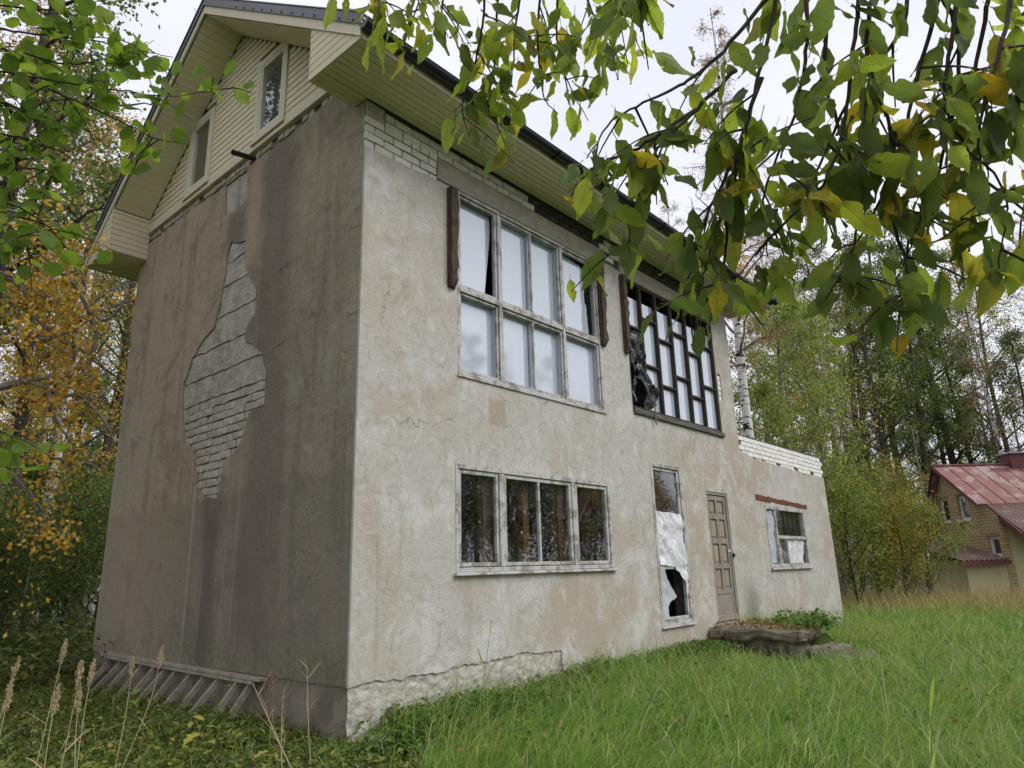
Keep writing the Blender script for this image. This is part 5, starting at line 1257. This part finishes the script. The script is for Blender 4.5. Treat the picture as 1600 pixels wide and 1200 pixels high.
# crooked pale branches with orange leaves beside the wall
def crooked():
    xo, yo = polar(4.5, 9.0); o = tag(empty('linden_tree', (xo, yo, float(ground_z(xo, yo)))), 'orange-leaved tree with crooked pale branches left of the dark wall', 'tree', GL); o0 = np.array(o.location)
    z0 = o0[2]; T = catmull([(xo, yo, z0-.3), (xo+.1, yo, 1.5), (xo-.05, yo+.2, 4), (xo+.1, yo+.1, 7.5)], 5)-o0; tube_obj('trunk', T, np.linspace(.15, .06, len(T)), M['bark_grey'], o, 9)
    br = [A((-140, 640, 9.3), (0, 605, 9.3), (70, 590, 9.2), (118, 592, 9.0), (140, 565, 9), (150, 520, 9), (138, 485, 9), (170, 455, 9), (215, 440, 9)),
          A((-140, 400, 9.3), (0, 432, 9.4), (35, 450, 9.3), (60, 500, 9.2), (100, 535, 9.1), (128, 560, 9)), A((-140, 380, 9.3), (0, 425, 9.2), (40, 445, 9.2), (75, 470, 9.1), (120, 480, 9)),
          A((-140, 700, 9.2), (0, 732, 9.1), (32, 755, 9.1), (68, 800, 9.1), (75, 822, 9.1), (120, 838, 9)), A((50, 598, 9.2), (90, 615, 9.1), (130, 620, 9), (165, 628, 9)),
          A((138, 485, 9), (120, 450, 9), (95, 425, 9), (60, 395, 9)), A((-100, 520, 9.3), (30, 522, 9.2), (90, 528, 9.1)), A((-100, 300, 9.2), (20, 330, 9.1), (90, 350, 9.0), (150, 370, 9)), A((75, 600, 9.1), (85, 650, 9), (110, 690, 9)), A((90, 528, 9.1), (150, 560, 9), (175, 600, 9)), A((138, 485, 9), (165, 500, 8.9), (195, 470, 8.9), (205, 440, 8.9)), A((130, 620, 9), (165, 660, 8.9), (178, 690, 8.9))]
    pts = []; r = np.random.default_rng(4)
    for k, b in enumerate(br):
        B = catmull(b, 7)-o0; tube_obj('branch', B, np.linspace(0.045 if k in (0, 1) else 0.022, 0.008, len(B)), M['bark_grey'], o, 6)
        for q in range(10):
            p = B[r.integers(len(B)//3, len(B))]; d = r.normal(size=3)*np.array([.6, .6, .5]); d[2] -= .15; L = r.uniform(.35, .8); tw = np.array([p, p+d*L*.5, p+d*L+np.array([0, 0, -.08])]); e_ = tw[2]+o0-CAM
            if math.degrees(math.atan2(e_[0], e_[1])) < 17.2: pts.append(tw)
    V, Q = tubes([(t, np.array([.006, .004, .002])) for t in pts], 3); put('twigs', mesh_np('twigs', V, Q, None, M['bark_grey']), o)
    pts = np.array(pts); n = 2700; i = r.integers(0, len(pts), n); f = r.uniform(0.2, 1, n)[:, None]; P = pts[i, 0]+(pts[i, 2]-pts[i, 0])*f+r.normal(size=(n, 3))*.11
    P = P[np.degrees(np.arctan2(P[:, 0]+o0[0]-CAM[0], P[:, 1]+o0[1]-CAM[1])) < 17.2]
    put('crown', mesh_np('foliage', *leaf_cloud(P, .062, rg=r), None, M['leaf_orange']), o)
crooked()

# ------------------------------------------------------------------ grass, weeds and herbs
M['grass'] = m_leaf('meadow_grass', [(0, (0.10, 0.23, 0.03)), (0.35, (0.20, 0.345, 0.05)), (0.7, (0.30, 0.42, 0.10)), (0.86, (0.42, 0.50, 0.24)), (1, (0.58, 0.53, 0.32))], 0.6, 0.28, patch=(0.37, 0.41, 0.12))
M['dry_grass'] = m_leaf('dry_grass', [(0, (0.34, 0.25, 0.11)), (0.6, (0.48, 0.37, 0.19)), (1, (0.24, 0.24, 0.08))], 0.3, 0.6)
M['herb'] = m_leaf('herb_leaf', [(0, (0.05, 0.115, 0.022)), (0.6, (0.095, 0.185, 0.032)), (0.92, (0.15, 0.23, 0.045)), (1, (0.34, 0.30, 0.06))], 0.4, 0.45)
M['weed'] = m_leaf('shade_weed_leaf', [(0, (0.055, 0.09, 0.024)), (0.55, (0.12, 0.16, 0.04)), (0.93, (0.25, 0.27, 0.06)), (1, (0.42, 0.29, 0.08))], 0.4, 0.5)
M['litter'] = m_leaf('fallen_leaf', [(0, (0.16, 0.085, 0.04)), (0.5, (0.26, 0.15, 0.07)), (1, (0.36, 0.25, 0.10))], 0.15, 0.8)
M['straw'] = m_leaf('straw', [(0, (0.42, 0.34, 0.21)), (1, (0.55, 0.46, 0.31))], 0.25, 0.7)

def in_house(x, y): return ((x > -0.02) & (x < W+.05) & (y > -0.03) & (y < D+.05)) | ((x >= W) & (x < AX+.03) & (y > -0.03) & (y < AD+.1)) | ((x > 6.75) & (x < 8.65) & (y > -1.5) & (y < 0)) | ((x > 6.95) & (x < 8.3) & (y > -2.25) & (y <= -1.5))
def polar_pts(n, az0, az1, r0, r1, power):
    az = np.radians(rng.uniform(az0, az1, n)); u = rng.uniform(0, 1, n); e = 2-power; r = (r0**e+(r1**e-r0**e)*u)**(1/e)
    return CAM[0]+np.sin(az)*r, CAM[1]+np.cos(az)*r, r
def blades(x, y, z, L, w, bend, az, lean, seg=4):
    n = len(x); t = np.linspace(0, 1, seg+1); d = np.stack([np.cos(az), np.sin(az)], 1); s = np.stack([-d[:, 1], d[:, 0]], 1); tw = rng.uniform(-.9, .9, n)
    s = np.stack([s[:, 0]*np.cos(tw)-s[:, 1]*np.sin(tw), s[:, 0]*np.sin(tw)+s[:, 1]*np.cos(tw)], 1)
    ang = lean[:, None]+bend[:, None]*t[None, :]**1.3                     # angle from the vertical along the blade
    st = L[:, None]/seg; dx = np.concatenate([np.zeros((n, 1)), np.cumsum(np.sin(ang[:, 1:])*st, 1)], 1); dz = np.concatenate([np.zeros((n, 1)), np.cumsum(np.cos(ang[:, 1:])*st, 1)], 1)
    prof = np.array([0.7, 1.0, 0.85, 0.5, 0.06]) if seg == 4 else np.array([0.8, 1.0, 0.08])
    V = np.zeros((n, seg+1, 2, 3)); hw = (w[:, None]*prof[None, :])/2
    for k, sg in enumerate((-1, 1)):
        V[:, :, k, 0] = x[:, None]+d[:, :1]*dx+sg*s[:, :1]*hw; V[:, :, k, 1] = y[:, None]+d[:, 1:]*dx+sg*s[:, 1:]*hw; V[:, :, k, 2] = z[:, None]+dz
    b = np.arange(n)[:, None]*(seg+1)*2+np.arange(seg)[None, :]*2; b = b.ravel(); Q = np.stack([b, b+1, b+3, b+2], 1)
    return V.reshape(-1, 3), Q
def lawn():
    parts = []
    def field(n, az0, az1, r0, r1, power, hmin, hmax, w0, w1, seg, keep=None):
        x, y, r = polar_pts(n, az0, az1, r0, r1, power); k = ~in_house(x, y) & ~((x < 0.15) & (y > -1.0)) & ~((x < -0.3+0.25*np.sin(y*5)) & (y > -2.2))
        if keep is not None: k &= keep(x, y, r)
        x, y, r = x[k], y[k], r[k]; m_ = len(x); cl = 0.5+0.5*np.sin(x*2.1+np.sin(y*1.7)*2)*np.sin(y*2.6+1)
        tall = rng.uniform(0, 1, m_)**1.6; L = hmin+(hmax-hmin)*(0.4*cl+0.6*tall); L *= 1-0.55*np.exp(-((x-6.4)**2/0.5+(y+0.9)**2/1.1)); f = np.clip((r-r0)/(r1-r0), 0, 1)
        w = (w0+(w1-w0)*f)*rng.uniform(.7, 1.3, m_); az = rng.normal(-0.35, 1.15, m_)+0.8*np.sin(x*0.7+y*0.9); z = ground_z(x, y)-.02
        parts.append(blades(x, y, z, L, w, rng.uniform(0.5, 2.3, m_), az, rng.uniform(0.0, 0.5, m_), seg))
    field(105000, 28, 95, 5.0, 12.5, 1.2, 0.12, 0.55, 0.006, 0.0095, 4)
    field(9000, 28, 95, 5.0, 12.5, 1.2, 0.35, 0.75, 0.008, 0.011, 4)
    field(42000, 60, 97, 12, 26, 1.3, 0.18, 0.55, 0.010, 0.020, 4)
    field(9000, 60, 97, 26, 60, 1.3, 0.25, 0.6, 0.03, 0.06, 2)
    field(16000, -5, 120, 1.0, 6.0, 0.6, 0.10, 0.36, 0.006, 0.008, 2)
    field(3500, 40, 72, 6.3, 12.4, 1.0, 0.3, 0.5, 0.008, 0.01, 4, lambda x, y, r: (y > -0.45) & (x > 2.5))
    V, Q = merge(parts); tag(put('meadow_grass', mesh_np('meadow_grass', V, Q, None, M['grass'], True)), 'long green meadow grass in front of the pale wall', 'grass', kind='stuff')
    x, y, r = polar_pts(7000, 72.5, 96, 21, 33, 1.0); k = ~in_house(x, y) & (rng.uniform(0, 1, len(x)) < np.clip((r-20)/6, 0, 1)); x, y = x[k], y[k]; m_ = len(x)
    V, Q = blades(x, y, ground_z(x, y)-.02, rng.uniform(.3, 1.0, m_)**1.2, rng.uniform(.012, .022, m_), rng.uniform(.3, 1.6, m_), rng.uniform(0, 6.28, m_), rng.uniform(0, .4, m_), 4)
    tag(put('dry_grass', mesh_np('dry_grass', V, Q, None, M['dry_grass'], True)), 'tall straw-coloured grass along the far edge of the meadow', 'grass', kind='stuff')
lawn()

def herb_patch(name, label, mat, x, y, h, size, per=5, z0=None):
    """low leafy plants: leaves on short stems above the ground"""
    n = len(x); ii = np.repeat(np.arange(n), per); m_ = len(ii)
    P = np.stack([x[ii]+rng.normal(0, .05, m_), y[ii]+rng.normal(0, .05, m_), (ground_z(x[ii], y[ii]) if z0 is None else z0)+h[ii]*rng.uniform(.25, 1, m_)], 1)
    az = rng.uniform(0, 6.28, m_); el = rng.uniform(-.7, .35, m_); d = np.stack([np.cos(az)*np.cos(el), np.sin(az)*np.cos(el), np.sin(el)], 1)
    s = np.stack([-np.sin(az), np.cos(az), rng.normal(0, .35, m_)], 1); s /= np.linalg.norm(s, axis=1)[:, None]; L = size*rng.uniform(.5, 1.5, m_)[:, None]; Wd = L*rng.uniform(.26, .42, m_)[:, None]
    up = np.cross(d, s); up *= np.sign(up[:, 2:3]+1e-9)
    mid = P+d*L*.5
    V = np.stack([P, mid+s*Wd+up*L*.10, P+d*L-up*L*.12, mid-s*Wd+up*L*.10, mid], 1).reshape(-1, 3); b = np.arange(m_)*5
    T = np.concatenate([np.stack([b, b+1, b+4], 1), np.stack([b+1, b+2, b+4], 1), np.stack([b+2, b+3, b+4], 1), np.stack([b+3, b, b+4], 1)])
    tag(put(name, mesh_np(name, V, None, T, M[mat], False)), label, 'weeds', kind='stuff')
def weeds():
    n = 17000; x = rng.uniform(-7, 0.1, n); y = rng.uniform(-2.6, 9, n); k = ~in_house(x, y) & (np.hypot(x-CAM[0], y-CAM[1]) > 3.2); x, y = x[k], y[k]
    k = (x > -4.5-(0*y)) & ((y-CAM[1]) > (x-CAM[0])*0.75); x, y = x[k], y[k]
    h = 0.07+0.26*rng.uniform(0, 1, len(x))**2*(0.6+0.6*np.sin(x*2+y)**2); herb_patch('ground_weeds', 'dark low weeds and creepers under the stained side wall', 'weed', x, y, h*np.clip(0.35+np.abs(x)*0.9, 0.35, 1), 0.047, 7)
    n = 6500; x, y, r = polar_pts(n, 8, 24, 11.5, 40, 1.0); k = ~in_house(x, y) & (x < 2.5+0*y) ; x, y = x[k], y[k]
    herb_patch('forest_floor_plants', 'leafy undergrowth on the forest floor behind the house', 'weed', x, y, 0.2+0.9*rng.uniform(0, 1, len(x))**2, 0.10, 6)
    x = np.concatenate([rng.normal(0.9, .55, 900), rng.uniform(0.3, 3.4, 700), rng.normal(6.0, .7, 1300), rng.uniform(3, 7, 500)]); y = np.concatenate([-0.35-abs(rng.normal(0, .28, 900)), -0.06-abs(rng.normal(0, .2, 700)), -0.05-abs(rng.normal(0, .22, 1300)), -.05-abs(rng.normal(0, .15, 500))]); k = ~in_house(x, y); x, y = x[k], y[k]
    herb_patch('wall_foot_herbs', 'bright low herbs growing along the foot of the pale wall', 'herb', x, y, 0.09+.16*rng.uniform(0, 1, len(x)), 0.05, 6)
    x = np.concatenate([rng.normal(7.85, .3, 90), rng.normal(8.25, .25, 60)]); y = np.concatenate([rng.normal(-1.40, .10, 90), rng.uniform(-1.3, -.5, 60)])
    herb_patch('step_herbs', 'bright green plants growing over the right end of the stone steps', 'herb', x, y, 0.05+.2*rng.uniform(0, 1, len(x)), 0.075, 7, -0.03)
    n = 2600; x = rng.uniform(-4.5, 0.0, n); y = rng.uniform(-2.4, 6.5, n); k = ~in_house(x, y) & (x < -.25) & ((y-CAM[1]) > (x-CAM[0])*0.75); x, y = x[k], y[k]; m_ = len(x)
    V, Q = blades(x, y, ground_z(x, y)-.02, rng.uniform(.15, .5, m_), rng.uniform(.004, .008, m_), rng.uniform(.3, 1.9, m_), rng.uniform(0, 6.28, m_), rng.uniform(0, .5, m_), 4)
    tag(put('weedy_grass', mesh_np('weedy_grass', V, Q, None, M['grass'], True)), 'thin grass blades among the dark weeds at the lower left', 'grass', kind='stuff')
    x, y, r = polar_pts(1500, 32, 92, 5.5, 14, 1.2); k = ~in_house(x, y) & (x > 0); x, y = x[k], y[k]
    herb_patch('lawn_herbs', 'broad-leaved herbs scattered through the meadow grass', 'herb', x, y, 0.12+.2*rng.uniform(0, 1, len(x)), 0.06, 4)
    x, y, r = polar_pts(380, 32, 92, 5.5, 14, 1.2); k = ~in_house(x, y) & (x > -.3); x, y = x[k], y[k]
    V, Q = leaf_cloud(np.stack([x, y, ground_z(x, y)+rng.uniform(.1, .25, len(x))], 1), .05, 2.0); tag(put('lawn_litter', mesh_np('lawn_litter', V, Q, None, M['litter'])), 'brown fallen leaves caught in the meadow grass', 'leaves', kind='stuff')
    # leaf litter and sprouts on the step platform
    n = 900; P = np.stack([rng.uniform(6.9, 8.6, n), rng.uniform(-1.5, -.04, n), rng.uniform(0.0, .035, n)], 1); V, Q = leaf_cloud(P, .055, 3.0)
    tag(put('fallen_leaves', mesh_np('fallen_leaves', V, Q, None, M['litter'])), 'brown fallen leaves lying on the stone steps', 'leaves', kind='stuff')
    n = 700; x = np.concatenate([rng.normal(7.9, .45, n//2), rng.normal(8.3, .4, n//2)]); y = np.concatenate([rng.normal(-1.35, .16, n//2), rng.uniform(-1.2, -.05, n//2)]); z = np.full(len(x), -.03)
    V, Q = blades(x, y, z, rng.uniform(.12, .38, len(x)), rng.uniform(.005, .009, len(x)), rng.uniform(.4, 1.9, len(x)), rng.uniform(0, 6.28, len(x)), rng.uniform(0, .5, len(x)), 4)
    tag(put('step_grass', mesh_np('step_grass', V, Q, None, M['grass'], True)), 'tufts of grass sprouting on top of the stone steps', 'grass', kind='stuff')
weeds()

def dry_reed(px, py, d, H, label, tilt=0.0, head=0.115):
    top = np.array(at(px, py, d)); x, y = top[0], top[1]; gz = float(ground_z(x, y)); r = np.random.default_rng(int(px*3+py))
    fx = RX*tilt; b = np.array([x, y, gz])-fx*np.array([1, 1, 0])*(top[2]-gz)
    o = tag(empty('dry_reed_grass', tuple(b)), label, 'grass stalk', 'dry reed grass stalks at the lower left'); T = top-b
    S = catmull([(0, 0, -.05), T*.35+r.normal(size=3)*.012, T*.75+r.normal(size=3)*.012, T], 5); tube_obj('stem', S, np.linspace(.0032, .0014, len(S)), M['straw'], o, 5)
    n = 260; f = r.uniform(0, 1, n); ax = (S[-1]-S[-4]); ax /= np.linalg.norm(ax); w = 0.011*np.sin(math.pi*np.clip(f*.92+.06, 0, 1))
    P = T-ax*head*(1-f)[:, None]*1.0+r.normal(size=(n, 3))*w[:, None]*.6
    dd = ax[None, :]+r.normal(size=(n, 3))*.35; dd /= np.linalg.norm(dd, axis=1)[:, None]; sd = np.cross(dd, r.normal(size=(n, 3))); sd /= np.linalg.norm(sd, axis=1)[:, None]; L = .012
    V = np.stack([P, P+dd*L*.5+sd*.0028, P+dd*L, P+dd*L*.5-sd*.0028], 1).reshape(-1, 3); put('seed_head', mesh_np('seed_head', V, np.arange(n*4).reshape(n, 4), None, M['straw']), o)
    for k in range(2):
        s = S[int(len(S)*(.3+.3*k))]; a = r.uniform(0, 6.28); dv = np.array([math.cos(a), math.sin(a), .6]); Lf = r.uniform(.12, .25)
        Bp = np.array([s, s+dv*Lf*.5, s+dv*Lf*.9+np.array([0, 0, -.10])]); C_ = catmull(Bp, 4); sd_ = np.cross(C_[-1]-C_[0], (0, 0, 1)); sd_ /= np.linalg.norm(sd_)+1e-9; wv = np.linspace(.004, .0006, len(C_))[:, None]
        V = np.concatenate([C_-sd_*wv, C_+sd_*wv]); m_ = len(C_); put('blade', mesh_np('blade', V, np.array([(i, i+1, m_+i+1, m_+i) for i in range(m_-1)]), None, M['straw']), o)
for a in ((103, 1000, 4.3, .8, 'tall dry reed stalk whose head stands highest at the left'), (30, 1028, 4.0, .8, 'dry reed stalk nearest the left edge, leaning right'), (18, 1066, 3.7, .8, 'pale thick-headed dry reed at the left edge'), (128, 1034, 3.7, .8, 'dry reed stalk just right of the tallest one'), (147, 1032, 4.0, .8, 'dry reed stalk in front of the plinth corner'), (125, 1073, 3.9, .8, 'short dry reed leaning left with bent head'), (92, 1072, 3.5, .8, 'thin greenish dry reed between two taller stalks'), (208, 1028, 4.4, .8, 'loose-headed dry reed before the slatted rack'), (254, 1010, 4.3, .8, 'dry reed with dark stem leaning over the slatted rack')):
    dry_reed(*a[:4], a[4], tilt={103: .12, 30: .18, 254: .25, 128: .12, 125: -.1}.get(a[0], .04))

def dead_umbel(px, py, d, label, tilt):
    top = np.array(at(px, py, d)); x, y = top[0]+tilt, top[1]-tilt; gz = float(ground_z(x, y)); b = np.array([x, y, gz]); o = tag(empty('dead_weed_stalk', tuple(b)), label, 'weed', 'dead weed stalks by the house corner'); r = np.random.default_rng(int(px))
    T = top-b; S = catmull([(0, 0, -.03), T*.5+r.normal(size=3)*.02, T], 5); tube_obj('stem', S, np.linspace(.005, .002, len(S)), M['straw'], o, 5)
    for k in range(9):
        s = S[r.integers(len(S)//2, len(S))]; e = s+np.array([r.normal()*.06, r.normal()*.06, r.uniform(.05, .16)]); tube_obj('stem', [s, (s+e)/2+r.normal(size=3)*.006, e], [.0018, .0014, .001], M['straw'], o, 4)
        P = e+r.normal(size=(14, 3))*.012; V, Q = leaf_cloud(P, .008, rg=r); put('seed_cluster', mesh_np('seed_cluster', V, Q, None, M['litter']), o)
dead_umbel(480, 1045, 6.0, 'dead umbel weed standing by the house corner', .05); dead_umbel(395, 1068, 5.2, 'dead branched weed leaning before the plinth', .3); dead_umbel(442, 1092, 5.3, 'short dead weed between two taller dead stalks', .05)

def reed_plant(px, py, d, label, n=6, H=1.0):
    p = np.array(at(px, py, d)); gz = float(ground_z(p[0], p[1])); o = tag(empty('reed_plant', (p[0], p[1], gz)), label, 'reed', 'green reed plants in the meadow'); r = np.random.default_rng(int(px)); ht = p[2]-gz
    S = catmull([(-.18*ht, .14*ht, -.03), (-.08*ht, .06*ht, ht*.4), (0, 0, ht)], 5); tube_obj('stem', S, np.linspace(.005, .002, len(S)), M['grass'], o, 5)
    for k in range(n):
        s = S[int(len(S)*(.35+.6*k/n))]; a = r.uniform(0, 6.28); Lf = r.uniform(.22, .36)*H; dv = np.array([math.cos(a)*.7, math.sin(a)*.7, .75])
        C_ = catmull(np.array([s, s+dv*Lf*.5, s+dv*Lf*.85+np.array([0, 0, -.06*Lf])]), 5); sd_ = np.cross(C_[-1]-C_[0], (0, 0, 1)); sd_ /= np.linalg.norm(sd_)+1e-9; m_ = len(C_); wv = (0.008*np.sin(math.pi*np.linspace(.12, .99, m_)))[:, None]
        V = np.concatenate([C_-sd_*wv, C_, C_+sd_*wv]); V[m_:2*m_, 2] -= .003; put('blade', mesh_np('blade', V, np.array([(i, i+1, m_+i+1, m_+i) for i in range(m_-1)]+[(m_+i, m_+i+1, 2*m_+i+1, 2*m_+i) for i in range(m_-1)]), None, M['grass'], True), o)
reed_plant(768, 970, 6.2, 'single green reed leaning before the pale wall', 5)
reed_plant(1448, 985, 4.4, 'tall green reed standing alone in the grass at the right', 7, 1.35)

# leafy weeds with lobed leaves in front of the slatted rack
def leafy_weed(px, py, d, label, mat='herb', n=7, size=.11):
    p = np.array(at(px, py, d)); gz = float(ground_z(p[0], p[1])); o = tag(empty('leafy_weed', (p[0], p[1], gz)), label, 'weed', 'leafy weeds by the slatted rack'); r = np.random.default_rng(int(px)); ht = max(p[2]-gz, .12)
    S = np.array([(0, 0, -.03), (.01, .01, ht*.5), (0, 0, ht)]); tube_obj('stem', S, [.004, .003, .002], M['herb'], o, 5)
    for k in range(n):
        b = np.array((0, 0, ht*(.35+.65*k/n))); a = k*2.4+r.uniform(-.3, .3); d_ = np.array([math.cos(a), math.sin(a), r.uniform(-.25, .35)]); s_ = np.array([-math.sin(a), math.cos(a), 0]); L = size*r.uniform(.7, 1.3)
        pr = [(0, 0), (.15, .05), (.25, .25), (.38, .12), (.5, .32), (.62, .13), (.75, .2), (.85, .06), (1, 0)]
        up = np.array([0, 0, 1.0]); L_ = [b+d_*L*t+s_*L*w+up*L*(.10*math.sin(3*t)-.15*t*t+.12*w) for t, w in pr]; R_ = [b+d_*L*t-s_*L*w+up*L*(.10*math.sin(3*t)-.15*t*t+.12*w) for t, w in pr]; C_ = [b+d_*L*t+up*L*(.10*math.sin(3*t)-.15*t*t) for t, w in pr]; m_ = len(pr)
        put('leaf', mesh_np('leaf', np.array(L_+C_+R_), np.array([(i, i+1, m_+i+1, m_+i) for i in range(m_-1)]+[(m_+i, m_+i+1, 2*m_+i+1, 2*m_+i) for i in range(m_-1)]), None, M[mat]), o)
for a in ((345, 1050, 6.9, 'lobed green weed hanging over the middle of the rack ledge', 'herb', 7, .13), (320, 1118, 6.3, 'yellowing lobed weed in front of the slats', 'leaf_bright', 7, .16), (208, 1075, 6.2, 'tall green weed before the left slats', 'herb', 9, .12), (270, 1165, 5.9, 'broad green weed below the slatted rack', 'herb', 7, .15), (425, 1165, 5.8, 'yellow leaf weed at the foot of the house corner', 'leaf_bright', 5, .13), (160, 1160, 5.6, 'pale green weed among the dry reeds', 'leaf_bright', 7, .13)):
    leafy_weed(*a)
